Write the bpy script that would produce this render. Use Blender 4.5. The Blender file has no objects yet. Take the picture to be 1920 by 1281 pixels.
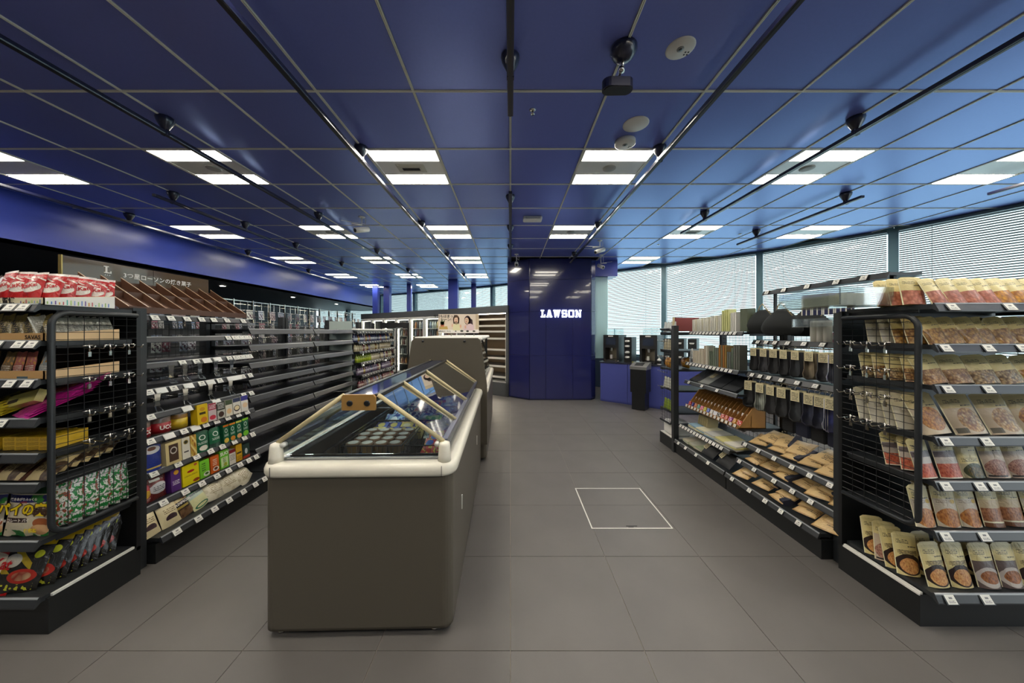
import bpy, math, random
from mathutils import Matrix, Vector, Euler
sc = bpy.context.scene
COL = sc.collection
R = random.Random(7)
CAMH = 1.429
CEIL = 2.958
# ---------------------------------------------------------------- camera, world, exposure
cam = bpy.data.cameras.new('camera'); camo = bpy.data.objects.new('camera', cam); COL.objects.link(camo)
camo.location = (0, 0, CAMH); camo.rotation_euler = (math.pi / 2, 0, 0)
cam.sensor_width = 36; cam.sensor_fit = 'HORIZONTAL'; cam.lens = 598 / 1920 * 36
cam.shift_x = 3 / 1920; cam.shift_y = -18.5 / 1920; cam.clip_start = .05; cam.clip_end = 200
sc.camera = camo
sc.view_settings.view_transform = 'Standard'; sc.view_settings.look = 'None'
sc.view_settings.gamma = 1; sc.view_settings.use_curve_mapping = False
sc.view_settings.exposure = 0.75
LAMP = 16.5
wd = bpy.data.worlds.new('sky'); sc.world = wd; wd.use_nodes = True
wn = wd.node_tree; bg = wn.nodes['Background']
tc = wn.nodes.new('ShaderNodeTexCoord'); sx = wn.nodes.new('ShaderNodeSeparateXYZ'); cr = wn.nodes.new('ShaderNodeValToRGB')
mr = wn.nodes.new('ShaderNodeMapRange'); mr.inputs[1].default_value = -1; mr.inputs[2].default_value = 1
wn.links.new(tc.outputs['Generated'], sx.inputs[0]); wn.links.new(sx.outputs[2], mr.inputs[0]); wn.links.new(mr.outputs[0], cr.inputs[0])
cr.color_ramp.elements[0].position = .46; cr.color_ramp.elements[0].color = (.74, .87, .93, 1)
cr.color_ramp.elements[1].position = .54; cr.color_ramp.elements[1].color = (.88, .97, 1, 1)
wn.links.new(cr.outputs[0], bg.inputs[0]); bg.inputs[1].default_value = 1.8
try:
    sc.cycles.max_bounces = 8; sc.cycles.diffuse_bounces = 3; sc.cycles.glossy_bounces = 3
    sc.cycles.transparent_max_bounces = 16; sc.cycles.caustics_reflective = False; sc.cycles.caustics_refractive = False
    sc.cycles.sample_clamp_indirect = 4; sc.cycles.use_denoising = True
except Exception: pass

# ---------------------------------------------------------------- materials
def lin(c):
    return tuple(((v / 255) / 12.92 if v / 255 <= .04045 else ((v / 255 + .055) / 1.055) ** 2.4) for v in c[:3]) + (1,)
MATS = {}
def mat(name, c, rough=.5, metal=0, coat=0, emis=0, noise=0, nscale=8, spec=.5, alpha=None):
    if name in MATS: return MATS[name]
    m = bpy.data.materials.new(name); m.use_nodes = True; n = m.node_tree; b = n.nodes['Principled BSDF']
    b.inputs['Base Color'].default_value = lin(c); b.inputs['Roughness'].default_value = rough; b.inputs['Metallic'].default_value = metal
    b.inputs['Coat Weight'].default_value = coat; b.inputs['Coat Roughness'].default_value = .03; b.inputs['Specular IOR Level'].default_value = spec
    if name == 'ceiling_blue': b.inputs['Specular Tint'].default_value = (.4, .8, 1, 1)
    if emis:
        b.inputs['Emission Color'].default_value = lin(c); b.inputs['Emission Strength'].default_value = emis
    if noise:
        t = n.nodes.new('ShaderNodeTexCoord'); z = n.nodes.new('ShaderNodeTexNoise'); z.inputs['Scale'].default_value = nscale; z.inputs['Detail'].default_value = 6
        mx = n.nodes.new('ShaderNodeMix'); mx.data_type = 'RGBA'
        l = lin(c); mx.inputs[6].default_value = tuple(v * (1 - noise) for v in l[:3]) + (1,); mx.inputs[7].default_value = tuple(min(1, v * (1 + noise)) for v in l[:3]) + (1,)
        n.links.new(t.outputs['Object'], z.inputs[0]); n.links.new(z.outputs[0], mx.inputs[0]); n.links.new(mx.outputs[2], b.inputs['Base Color'])
    MATS[name] = m; return m

def glassmat(name, tint=(235, 245, 245), refl=.09, rough=.02, opaq=0, oc=(200, 200, 200)):
    if name in MATS: return MATS[name]
    m = bpy.data.materials.new(name); m.use_nodes = True; n = m.node_tree; n.nodes.remove(n.nodes['Principled BSDF'])
    out = n.nodes['Material Output']; tr = n.nodes.new('ShaderNodeBsdfTransparent'); tr.inputs[0].default_value = lin(tint)
    gl = n.nodes.new('ShaderNodeBsdfGlossy'); gl.inputs['Roughness'].default_value = rough; gl.inputs[0].default_value = (1, 1, 1, 1)
    lw = n.nodes.new('ShaderNodeFresnel'); lw.inputs[0].default_value = 1.5
    mm = n.nodes.new('ShaderNodeMath'); mm.operation = 'MULTIPLY_ADD'; mm.inputs[1].default_value = .65; mm.inputs[2].default_value = refl * .4; mm.use_clamp = True
    mx = n.nodes.new('ShaderNodeMixShader'); n.links.new(lw.outputs[0], mm.inputs[0]); n.links.new(mm.outputs[0], mx.inputs[0]); n.links.new(tr.outputs[0], mx.inputs[1]); n.links.new(gl.outputs[0], mx.inputs[2])
    last = mx
    if opaq:
        df = n.nodes.new('ShaderNodeBsdfDiffuse'); df.inputs[0].default_value = lin(oc); m2 = n.nodes.new('ShaderNodeMixShader'); m2.inputs[0].default_value = opaq
        n.links.new(mx.outputs[0], m2.inputs[1]); n.links.new(df.outputs[0], m2.inputs[2]); last = m2
    n.links.new(last.outputs[0], out.inputs[0]); MATS[name] = m; return m

class NT:
    def __init__(s, m): s.n = m.node_tree
    def m(s, op, *a):
        x = s.n.nodes.new('ShaderNodeMath'); x.operation = op
        for i, v in enumerate(a):
            if isinstance(v, (int, float)): x.inputs[i].default_value = v
            else: s.n.links.new(v, x.inputs[i])
        return x.outputs[0]
    def mix(s, f, a, b):
        x = s.n.nodes.new('ShaderNodeMix'); x.data_type = 'RGBA'
        for i, v in ((0, f), (6, a), (7, b)):
            if isinstance(v, (tuple, float, int)): x.inputs[i].default_value = v
            else: s.n.links.new(v, x.inputs[i])
        return x.outputs[2]

def pack(name, base, layers=(), rough=.35, coat=.3, wrinkle=.0):
    """A printed packet: colour layers laid out in the packet's own UV (0..1 on the front, beyond 1 on the other faces)."""
    if name in MATS: return MATS[name]
    m = bpy.data.materials.new(name); m.use_nodes = True; k = NT(m); n = m.node_tree; b = n.nodes['Principled BSDF']
    b.inputs['Roughness'].default_value = rough; b.inputs['Coat Weight'].default_value = coat; b.inputs['Coat Roughness'].default_value = .15
    t = n.nodes.new('ShaderNodeTexCoord'); s = n.nodes.new('ShaderNodeSeparateXYZ'); n.links.new(t.outputs['UV'], s.inputs[0]); u, v = s.outputs[0], s.outputs[1]
    oi = n.nodes.new('ShaderNodeObjectInfo')
    if isinstance(base, list):
        r = n.nodes.new('ShaderNodeValToRGB'); r.color_ramp.interpolation = 'CONSTANT'
        while len(r.color_ramp.elements) < len(base): r.color_ramp.elements.new(.5)
        for i, c in enumerate(base):
            r.color_ramp.elements[i].position = i / len(base); r.color_ramp.elements[i].color = lin(c)
        n.links.new(oi.outputs['Random'], r.inputs[0]); col = r.outputs[0]
    else:
        col = lin(base)
    def rect(a, bb, c, d):
        x = k.m('MULTIPLY', k.m('GREATER_THAN', u, a), k.m('LESS_THAN', u, bb)); y = k.m('MULTIPLY', k.m('GREATER_THAN', v, c), k.m('LESS_THAN', v, d))
        return k.m('MULTIPLY', x, y)
    for L in layers:
        kd = L[0]
        if kd == 'R': f = rect(*L[1:5]); col = k.mix(f, col, lin(L[5]))
        elif kd == 'E':
            dx = k.m('DIVIDE', k.m('SUBTRACT', u, L[1]), L[3]); dy = k.m('DIVIDE', k.m('SUBTRACT', v, L[2]), L[4])
            f = k.m('LESS_THAN', k.m('ADD', k.m('MULTIPLY', dx, dx), k.m('MULTIPLY', dy, dy)), 1.0); col = k.mix(f, col, lin(L[5]))
        elif kd == 'T':   # rows of small illegible print
            vv = k.m('MULTIPLY', k.m('SUBTRACT', v, L[3]), L[5] / (L[4] - L[3]))
            st = k.m('LESS_THAN', k.m('FRACT', vv), .5)
            cb = n.nodes.new('ShaderNodeCombineXYZ'); n.links.new(k.m('MULTIPLY', u, 28), cb.inputs[0]); n.links.new(k.m('MULTIPLY', k.m('FLOOR', vv), 7.3), cb.inputs[1])
            z = n.nodes.new('ShaderNodeTexNoise'); z.inputs['Scale'].default_value = 1.6; n.links.new(cb.outputs[0], z.inputs[0])
            f = k.m('MULTIPLY', k.m('MULTIPLY', rect(*L[1:5]), st), k.m('GREATER_THAN', z.outputs[0], .45)); col = k.mix(f, col, lin(L[6]))
        elif kd in 'VW':  # pieces of food: V in a rectangle, W in an ellipse
            if kd == 'V': f = rect(*L[1:5])
            else:
                dx = k.m('DIVIDE', k.m('SUBTRACT', u, L[1]), L[3]); dy = k.m('DIVIDE', k.m('SUBTRACT', v, L[2]), L[4])
                f = k.m('LESS_THAN', k.m('ADD', k.m('MULTIPLY', dx, dx), k.m('MULTIPLY', dy, dy)), 1.0)
            vo = n.nodes.new('ShaderNodeTexVoronoi'); vo.inputs['Scale'].default_value = L[8]
            off = n.nodes.new('ShaderNodeVectorMath'); n.links.new(t.outputs['UV'], off.inputs[0]); n.links.new(oi.outputs['Random'], off.inputs[1]); n.links.new(off.outputs[0], vo.inputs[0])
            sp = n.nodes.new('ShaderNodeSeparateXYZ'); n.links.new(vo.outputs['Color'], sp.inputs[0])
            c1 = k.mix(sp.outputs[0], lin(L[5]), lin(L[6])); c2 = k.mix(k.m('MULTIPLY', vo.outputs['Distance'], 1.3), c1, lin(L[7])); col = k.mix(f, col, c2)
        elif kd == 'Q':   # blotchy printed pattern over a rectangle
            z = n.nodes.new('ShaderNodeTexNoise'); z.inputs['Scale'].default_value = L[6]; z.inputs['Detail'].default_value = 1; n.links.new(t.outputs['UV'], z.inputs[0])
            f = k.m('MULTIPLY', rect(*L[1:5]), k.m('GREATER_THAN', z.outputs[0], L[7] if len(L) > 7 else .55)); col = k.mix(f, col, lin(L[5]))
        elif kd == 'S':   # slanted stripes
            f = k.m('MULTIPLY', rect(*L[1:5]), k.m('LESS_THAN', k.m('FRACT', k.m('ADD', k.m('MULTIPLY', u, L[6]), k.m('MULTIPLY', v, L[7]))), L[8])); col = k.mix(f, col, lin(L[5]))
    if isinstance(col, tuple): b.inputs['Base Color'].default_value = col
    else: n.links.new(col, b.inputs['Base Color'])
    if wrinkle:
        z = n.nodes.new('ShaderNodeTexNoise'); z.inputs['Scale'].default_value = 5; z.inputs['Detail'].default_value = 3; z.inputs['Distortion'].default_value = 1.5
        n.links.new(t.outputs['UV'], z.inputs[0]); bp = n.nodes.new('ShaderNodeBump'); bp.inputs['Strength'].default_value = wrinkle; bp.inputs['Distance'].default_value = .01
        n.links.new(z.outputs[0], bp.inputs['Height']); n.links.new(bp.outputs[0], b.inputs['Normal'])
    MATS[name] = m; return m

# ---------------------------------------------------------------- mesh building
def rotz(a): return Matrix.Rotation(a, 4, 'Z')
class MB:
    def __init__(s): s.v = []; s.f = []; s.mi = []; s.uv = []; s.sm = []
    def face(s, pts, mi=0, uv=None, smooth=False):
        i = len(s.v); s.v += [tuple(p) for p in pts]; s.f.append(tuple(range(i, i + len(pts)))); s.mi.append(mi); s.sm.append(smooth)
        s.uv.append(uv or [(5, 5)] * len(pts))
    def add(s, vs, fs, mi=0, smooth=False, uvs=None):
        i = len(s.v); s.v += [tuple(p) for p in vs]
        for k, f in enumerate(fs):
            s.f.append(tuple(j + i for j in f)); s.mi.append(mi); s.sm.append(smooth); s.uv.append([uvs[j] for j in f] if uvs else [(5, 5)] * len(f))
        return s
    def box(s, x0, x1, y0, y1, z0, z1, mi=0, M=None, bev=0):
        if bev:
            P = [(x0, y0), (x1, y0), (x1, y1), (x0, y1)]; b = bev; vs = []
            for z, o in ((z0, b), (z0 + b, 0), (z1 - b, 0), (z1, b)):
                vs += [(x0 + o + (b if not o else 0), y0 + o, z), (x1 - o - (b if not o else 0), y0 + o, z), (x1 - o, y0 + o + (b if not o else 0), z), (x1 - o, y1 - o - (b if not o else 0), z),
                       (x1 - o - (b if not o else 0), y1 - o, z), (x0 + o + (b if not o else 0), y1 - o, z), (x0 + o, y1 - o - (b if not o else 0), z), (x0 + o, y0 + o + (b if not o else 0), z)]
            fs = [tuple(range(7, -1, -1)), tuple(range(24, 32))]
            for r in range(3):
                for j in range(8): fs.append((r * 8 + j, r * 8 + (j + 1) % 8, r * 8 + 8 + (j + 1) % 8, r * 8 + 8 + j))
        else:
            vs = [(x0, y0, z0), (x1, y0, z0), (x1, y1, z0), (x0, y1, z0), (x0, y0, z1), (x1, y0, z1), (x1, y1, z1), (x0, y1, z1)]
            fs = [(0, 3, 2, 1), (4, 5, 6, 7), (0, 1, 5, 4), (1, 2, 6, 5), (2, 3, 7, 6), (3, 0, 4, 7)]
        if M is not None: vs = [M @ Vector(p) for p in vs]
        return s.add(vs, fs, mi)
    def prism(s, poly, axis, a, b, mi=0, M=None, smooth=False):
        """poly: 2-D points; axis 'z': (x,y) swept in z, 'x': (y,z) swept in x, 'y': (x,z) swept in y"""
        def P(p, t): return {'z': (p[0], p[1], t), 'x': (t, p[0], p[1]), 'y': (p[0], t, p[1])}[axis]
        n = len(poly); vs = [P(p, a) for p in poly] + [P(p, b) for p in poly]
        if M is not None: vs = [M @ Vector(p) for p in vs]
        s.add(vs, [tuple(range(n)), tuple(range(2 * n - 1, n - 1, -1))], mi)
        return s.add(vs, [(j, j + n, (j + 1) % n + n, (j + 1) % n) for j in range(n)], mi, smooth)
    def tube(s, pts, r, n=6, mi=0, closed=False, smooth=True):
        pts = [Vector(p) for p in pts]; m = len(pts); rings = []; up = None
        for i, p in enumerate(pts):
            a = pts[(i - 1) % m] if (i or closed) else p; b = pts[(i + 1) % m] if (i < m - 1 or closed) else p
            d = (b - a).normalized()
            if up is None:
                up = Vector((0, 0, 1)) if abs(d.z) < .9 else Vector((1, 0, 0))
            x = d.cross(up).normalized(); up = x.cross(d).normalized()
            rr = r[i] if isinstance(r, (list, tuple)) else r
            rings.append([p + (x * math.cos(2 * math.pi * j / n) + up * math.sin(2 * math.pi * j / n)) * rr for j in range(n)])
        vs = [q for g in rings for q in g]; fs = []
        for i in range(m if closed else m - 1):
            for j in range(n): fs.append((i * n + j, ((i + 1) % m) * n + j, ((i + 1) % m) * n + (j + 1) % n, i * n + (j + 1) % n))
        if not closed: fs += [tuple(range(n)), tuple(range(m * n - 1, (m - 1) * n - 1, -1))]
        return s.add(vs, fs, mi, smooth)
    def lathe(s, prof, n=14, c=(0, 0, 0), mi=0, smooth=True, M=None):
        vs = []; fs = []
        for r, z in prof:
            for j in range(n): vs.append(Vector((c[0] + r * math.cos(2 * math.pi * j / n), c[1] + r * math.sin(2 * math.pi * j / n), c[2] + z)))
        if M is not None: vs = [M @ p for p in vs]
        for i in range(len(prof) - 1):
            for j in range(n): fs.append((i * n + j, i * n + (j + 1) % n, (i + 1) * n + (j + 1) % n, (i + 1) * n + j))
        k = (len(prof) - 1) * n; fs += [tuple(range(n - 1, -1, -1)), tuple(range(k, k + n))]
        return s.add(vs, fs, mi, smooth)
    def mesh(s, name, mats, M=None):
        me = bpy.data.meshes.new(name); vs = [M @ Vector(p) for p in s.v] if M is not None else s.v
        me.from_pydata([tuple(p) for p in vs], [], s.f)
        me.polygons.foreach_set('material_index', s.mi); me.polygons.foreach_set('use_smooth', s.sm)
        ul = me.uv_layers.new(name='UVMap'); flat = [c for f in s.uv for q in f for c in q]; ul.data.foreach_set('uv', flat)
        for m in (mats if isinstance(mats, (list, tuple)) else [mats]): me.materials.append(m)
        me.update(); return me

WM = {}   # world matrix of every object made here
def link(o, parent=None, M=None, W=None):
    """M: local matrix to its parent."""
    COL.objects.link(o)
    if parent is not None: o.parent = parent
    M = M or Matrix()
    o.matrix_basis = M; WM[o.name] = (WM[parent.name] if parent is not None else Matrix()) @ M
    return o
LABELS = {}
def tag(o, label=None, cat=None, group=None, kind=None):
    if label: o['label'] = label; LABELS.setdefault(label, []).append(o.name)
    if cat: o['category'] = cat
    if group: o['group'] = group
    if kind: o['kind'] = kind
    return o
def thing(name, loc, label=None, cat=None, group=None, kind=None, rz=0):
    o = bpy.data.objects.new(name, None); o.empty_display_size = .1
    link(o, None, Matrix.Translation(loc) @ rotz(rz)); return tag(o, label, cat, group, kind)
def part(name, mb, mats, parent, world=True, label=None, kind=None):
    """mb in world coordinates (world=True) or already in the parent's own"""
    M = WM[parent.name].inverted() if world else None
    o = bpy.data.objects.new(name, mb.mesh(name, mats, M)); link(o, parent); return tag(o, label, None, None, kind)
def solo(name, mb, mats, label=None, cat=None, group=None, kind=None, loc=None):
    """a top-level thing that is one mesh, given in world coordinates; origin put at its base"""
    if loc is None:
        xs = [p[0] for p in mb.v]; ys = [p[1] for p in mb.v]; zs = [p[2] for p in mb.v]
        loc = ((min(xs) + max(xs)) / 2, (min(ys) + max(ys)) / 2, min(zs))
    T = Matrix.Translation(loc); o = bpy.data.objects.new(name, mb.mesh(name, mats, T.inverted())); link(o, None, T); return tag(o, label, cat, group, kind)
def inst(name, me, parent=None, M=None, **k):
    o = bpy.data.objects.new(name, me); link(o, parent, M); return tag(o, **k)

TXT = {}
def textmesh(s, size, m, bold=0, ext=0, align='CENTER', warp=None, key=None):
    """flat lettering in the XZ plane facing -Y, centred on its origin"""
    kk = (s, size, m.name, bold, ext, align, key)
    if kk in TXT: return TXT[kk]
    c = bpy.data.curves.new('lettering', 'FONT'); c.body = s; c.size = size; c.align_x = align; c.align_y = 'CENTER'; c.offset = bold; c.extrude = ext; c.resolution_u = 2
    o = bpy.data.objects.new('tmp', c); COL.objects.link(o); dg = bpy.context.evaluated_depsgraph_get()
    me = bpy.data.meshes.new_from_object(o.evaluated_get(dg)); COL.objects.unlink(o); bpy.data.objects.remove(o); bpy.data.curves.remove(c)
    me.transform(Matrix.Rotation(math.pi / 2, 4, 'X')); me.name = 'lettering'
    if warp:
        for v in me.vertices: v.co = warp(v.co)
    me.materials.clear(); me.materials.append(m); TXT[kk] = me; return me

ORD = 'first second third fourth fifth sixth seventh eighth ninth tenth eleventh twelfth thirteenth fourteenth fifteenth sixteenth seventeenth eighteenth nineteenth twentieth'.split()
TENS = 'twenty thirty forty fifty sixty seventy'.split()
def ordn(i):
    if i < 20: return ORD[i]
    q = TENS[(i + 1) // 10 - 2]
    return (q[:-1] + 'ieth') if (i + 1) % 10 == 0 else q + '-' + ORD[(i + 1) % 10 - 1]

class Fr:
    """a shelf front's frame: s along the front from the viewer's left, t outward, z up"""
    def __init__(s, x, y, rz): s.M = Matrix.Translation((x, y, 0)) @ rotz(rz) @ Matrix.Diagonal((1, -1, 1, 1)); s.rz = rz
    def p(s, a, t, z): return s.M @ Vector((a, t, z))
    def box(s, mb, a0, a1, t0, t1, z0, z1, mi=0, bev=0):
        T = Matrix.Translation(s.p(0, 0, 0)) @ rotz(s.rz); mb.box(a0, a1, -t1, -t0, z0, z1, mi, T, bev)
    def T(s): return Matrix.Translation(s.p(0, 0, 0)) @ rotz(s.rz)
    def place(s, a, t, z, tilt=0, yaw=0, roll=0): return Matrix.Translation(s.p(a, t, z)) @ rotz(s.rz + yaw) @ Matrix.Rotation(tilt, 4, 'X') @ Matrix.Rotation(roll, 4, 'Y')
def D(a): return math.radians(a)
# ================================================================ SETTING
m_tile = mat('floor_tile', (102, 98, 95), .45, noise=.2, nscale=3, spec=.6)
m_grout = mat('grout', (168, 160, 144), .8)
m_ceil = mat('ceiling_blue', (122, 130, 208), .32, metal=.3, noise=.05, nscale=60, spec=.8)
m_bar = mat('grid_bar', (246, 242, 226), .5)
m_dark = mat('dark_gap', (18, 19, 24), .7)
m_bulk = mat('bulkhead_blue', (52, 68, 160), .3)
m_navy = mat('navy_wall', (24, 27, 42), .5)
m_steel = mat('black_steel', (38, 41, 44), .42)
m_black = mat('black_plastic', (22, 23, 25), .35)
m_rail = mat('rail_grey', (50, 52, 55), .36)
m_base = mat('plinth_black', (24, 26, 27), .5)
m_chrome = mat('chrome', (215, 210, 200), .18, metal=1)
m_white = mat('white_plastic', (232, 230, 224), .4)
m_cream = mat('cream_plastic', (226, 216, 196), .35)
m_tag = pack('price_card', (236, 234, 226), [('T', .15, .85, .15, .45, 2, (90, 90, 90)), ('R', .35, .7, .55, .75, (130, 130, 130))], .5, 0)
m_lamp = mat('lamp_light', (255, 248, 232), .5, emis=LAMP)
m_teal = mat('mullion_teal', (92, 128, 140), .4)
m_slat = mat('blind_slat', (112, 120, 124), .45)
m_glass = glassmat('window_glass')
m_clear = glassmat('clear_glass', (240, 247, 248), .1)
m_acryl = glassmat('clear_acrylic', (246, 250, 250), .1, .03, .06, (200, 210, 214))
w = .617; Y0 = 2.025; DY = .64
FAC = [(6.95, -3.0), (6.95, -.15), (6.78, 1.55), (6.35, 3.2), (5.72, 4.76), (4.77, 6.10), (3.52, 7.31), (2.12, 8.35), (.85, 9.5), (-.6, 10.6), (-2.1, 11.55), (-3.75, 12.5), (-5.4, 13.3), (-7.2, 14.1), (-9, 14.8)]
def fac_x(y):
    for (a, b), (c, d) in zip(FAC, FAC[1:]):
        if b <= y <= d: return a + (c - a) * (y - b) / (d - b)
    return -9
IN = [(-9, -3)] + FAC
floor = MB().prism(IN, 'z', -.1, -.004); floor = solo('floor', floor, m_grout, kind='structure', loc=(0, 0, 0))
tm = MB().box(-.2985, .2985, -.2985, .2985, -.006, 0).mesh('floor_tile', m_tile)
far = MB(); cand = []
for i in range(-15, 13):
    for j in range(-6, 22):
        cx, cy = (i + .5) * .6, 1.4277 - .0 + (j + .5) * .6 - 1.2
        if cx > fac_x(min(14.7, cy)) + .6: continue
        vis = cy > .7 and abs(cx) < cy * 1.75 + .5 and cy < 8
        cand.append((0 if vis else 1, (cx * cx + cy * cy), cx, cy))
cand.sort(); nt = 0
HATCH = (.588, 1.18, 2.309, 2.906)
for v, d, cx, cy in cand:
    if v == 0 and nt < 280:
        inst('floor_tile', tm, floor, Matrix.Translation((cx, cy, R.uniform(-.0006, 0)))); nt += 1
    else: far.box(cx - .2985, cx + .2985, cy - .2985, cy + .2985, -.006, 0)
part('floor_tiling', far, m_tile, floor, kind='stuff')
# ceiling
ceiling = MB().prism([(-5.42, -3)] + [p for p in FAC if p[0] > -5.42] + [(-5.42, 13.31)], 'z', CEIL + .03, CEIL + .1); ceiling = solo('ceiling', ceiling, m_dark, kind='structure', loc=(0, 0, CEIL + .03))
LAMPK = [-8, -5, -2, 1, 4, 7]; LAMPN = [-5, -2, 1, 4, 7, 10, 13]
ctm = MB().box(-w / 2 + .008, w / 2 - .008, -DY / 2 + .008, DY / 2 - .008, 0, .02, bev=.003).mesh('ceiling_tile', m_ceil)
lamps = []; rest = MB(); cand = []
for k in range(-9, 12):
    for n in range(-8, 19):
        cx = (k + .5) * w; cy = Y0 + (n + .5) * DY
        if cy > 14.4 or cy < -2.8 or cx < -5.25 and k < -9: continue
        if cx > fac_x(cy) - .02: continue
        if k in LAMPK and n in LAMPN and not (k == 1 and n == 7) and cx < fac_x(cy + .4) - .35:
            lamps.append((k, n, cx, cy)); continue
        if .3 < cx < 1.75 and 6.7 < cy < 7.9: continue
        vis = cy > .9 and abs(cx) < cy * 1.7 + .4
        cand.append((0 if vis else 1, cy * cy + cx * cx, cx, cy))
cand.sort()
for i, (v, d, cx, cy) in enumerate(cand):
    if v == 0 and i < 290: inst('ceiling_tile', ctm, ceiling, Matrix.Translation((cx, cy, -.03)))
    else: rest.box(cx - w / 2 + .008, cx + w / 2 - .008, cy - DY / 2 + .008, cy + DY / 2 - .008, CEIL, CEIL + .02)
part('ceiling_tiling', rest, m_ceil, ceiling, kind='stuff')
for k in range(-8, 12):
    x = k * w
    ys = [b for (a, b) in [(fac_x(yy / 10), yy / 10) for yy in range(-29, 145)] if a > x]
    if not ys: continue
    mb = MB()
    for o in (-.0065, .0015): mb.box(x + o, x + o + .005, -2.9, max(ys), CEIL - .006, CEIL + .02)
    mb.box(x - .006, x + .006, -2.9, max(ys), CEIL + .004, CEIL + .02, 1); part('grid_bar', mb, [m_bar, m_dark], ceiling)
for n in range(-7, 19):
    y = Y0 + n * DY; xe = fac_x(y) if y > -3 else 6.9; mb = MB()
    for o in (-.0065, .0015): mb.box(-5.41, xe, y + o, y + o + .005, CEIL - .0055, CEIL + .02)
    mb.box(-5.41, xe, y - .006, y + .006, CEIL + .004, CEIL + .02, 1); part('grid_bar', mb, [m_bar, m_dark], ceiling)
# bulkhead and low ceiling on one side, far walls
solo('trim_1', MB().box(-5.47, -5.42, -3, 13.3, 2.386, CEIL + .03), m_bulk, kind='structure')
solo('ceiling_low', MB().box(-9, -5.42, -3, 14.8, 2.386, 2.43), m_navy, kind='structure')
solo('wall_left', MB().box(-9.1, -9, -3, 14.8, 0, 2.43), m_navy, kind='structure')
solo('wall_rear', MB().box(-9, 7, -3.1, -3, 0, CEIL + .05), mat('rear_wall', (120, 122, 126), .6), kind='structure')
# ceiling lamps
mats_l = [m_lamp, m_white, mat('lamp_plate', (236, 236, 232), .3)]
fm = MB()
for a, b in ((-w / 2 + .008, -w / 2 + .02), (w / 2 - .02, w / 2 - .008)): fm.box(a, b, -DY / 2 + .008, DY / 2 - .008, 0, .025)
for a, b in ((-DY / 2 + .008, -DY / 2 + .018), (DY / 2 - .018, DY / 2 - .008), (-.135, -.125), (.125, .135)): fm.box(-w / 2 + .02, w / 2 - .02, a, b, 0, .025)
frame_me = fm.mesh('lamp_frame', mats_l[1])
tube_me = MB().box(-w / 2 + .02, w / 2 - .02, -.0935, .0935, .004, .02).mesh('light_strip', m_lamp)
plate_me = MB().box(-w / 2 + .02, w / 2 - .02, -.125, .125, .006, .02).mesh('centre_plate', mats_l[2])
lamps.sort(key=lambda q: (q[1], q[0]))
sp = MB().lathe([(.06, .006), (.058, 0), (.03, -.001)], 20); spk_me = sp.mesh('speaker_grille', mat('grille_grey', (170, 170, 165), .6))
vt = MB()
for q in range(3): vt.box(-.13 + q * .014, .13 - q * .014, -.075 + q * .014, .075 - q * .014, .004 - .003 * q, .006)
for q in range(4): vt.box(-.08, .08, -.02 + q * .012, -.014 + q * .012, -.006, -.003, 1)
vent_me = vt.mesh('air_vent', [mat('vent_beige', (190, 188, 176), .5), m_dark])
SIDE = {-8: 'the eighth tile column toward the bulkhead', -5: 'the middle column on the bulkhead side', -2: 'the aisle column above the freezers', 1: 'the aisle column above the floor hatch', 4: 'the column above the sock rack', 7: 'the column nearest the window blinds'}
SHORT = {-8: 'along the bulkhead', -5: 'above the coffee rack line', -2: 'above the freezer line', 1: 'above the floor hatch line', 4: 'above the sock rack line', 7: 'nearest the window blinds'}
cntk = {}
for k, n, cx, cy in lamps:
    i = cntk.get(k, 0); cntk[k] = i + 1
    t = thing('ceiling_light', (cx, cy, CEIL - .006), 'twin strip ceiling light, %s in its row %s' % (ordn(i), SHORT[k]), 'ceiling light', 'square twin strip ceiling lights')
    inst('lamp_frame', frame_me, t); inst('light_strip', tube_me, t, Matrix.Translation((0, -.2185, 0))); inst('light_strip', tube_me, t, Matrix.Translation((0, .2185, 0)))
    inst('centre_plate', plate_me, t)
    if (k, n) == (-2, 1) or (k, n) == (4, 4): inst('air_vent', vent_me, t)
    elif n in (1, 4) and k in (1, -5, 4): inst('speaker_grille', spk_me, t)
# lighting rails with cone mounts
m_railb = mat('rail_navy', (18, 20, 44), .3, coat=.5)
cone = MB().lathe([(.05, 0), (.053, -.01), (.047, -.035), (.019, -.088), (.016, -.092)], 14)
cone_me = cone.mesh('cone_mount', m_railb)
cl = MB(); cl.box(-.02, -.012, -.012, .012, -.125, -.085); cl.box(.012, .02, -.012, .012, -.125, -.085); cl.box(-.02, .02, -.012, .012, -.095, -.085)
clamp_me = cl.mesh('clamp', m_railb)
rails = [(-2, -2.5, 8.9, [-.99, .83, 2.635, 4.42, 6.2, 8.4], 'long navy lighting rail above the freezers'), (2, -2.5, 6.55, [-.99, .83, 2.635, 4.48, 6.14], 'long navy lighting rail ending at the blue pillar'),
         (-4, -2.5, 9.2, [-1.3, .45, 2.28, 4.1, 5.9, 7.7], 'long navy lighting rail above the coffee rack'), (4, -2.5, 4.6, [-1.3, .45, 2.28, 4.05], 'long navy lighting rail above the sock rack'),
         (0, -1.0, 2.085, [0, 1.77], 'short navy lighting rail over the aisle ending above the small sprinkler'), (0, 3.25, 6.5, [3.58, 4.6, 5.6], 'navy lighting rail pointing at the side of the blue pillar'),
         (-6, 3.31, 8.3, [3.5, 4.45, 5.5, 7.0], 'navy lighting rail starting between coffee rack and bulkhead'), (6, 3.35, 5.2, [3.52, 4.8], 'short navy lighting rail near the window blinds'),
         (-8, -2.5, 9.5, [.5, 2.3, 4.13, 6.0, 7.8], 'navy lighting rail running beside the bulkhead'), (8, -2.0, 3.29, [0, 2.0], 'navy lighting rail closest to the window blinds')]
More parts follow.
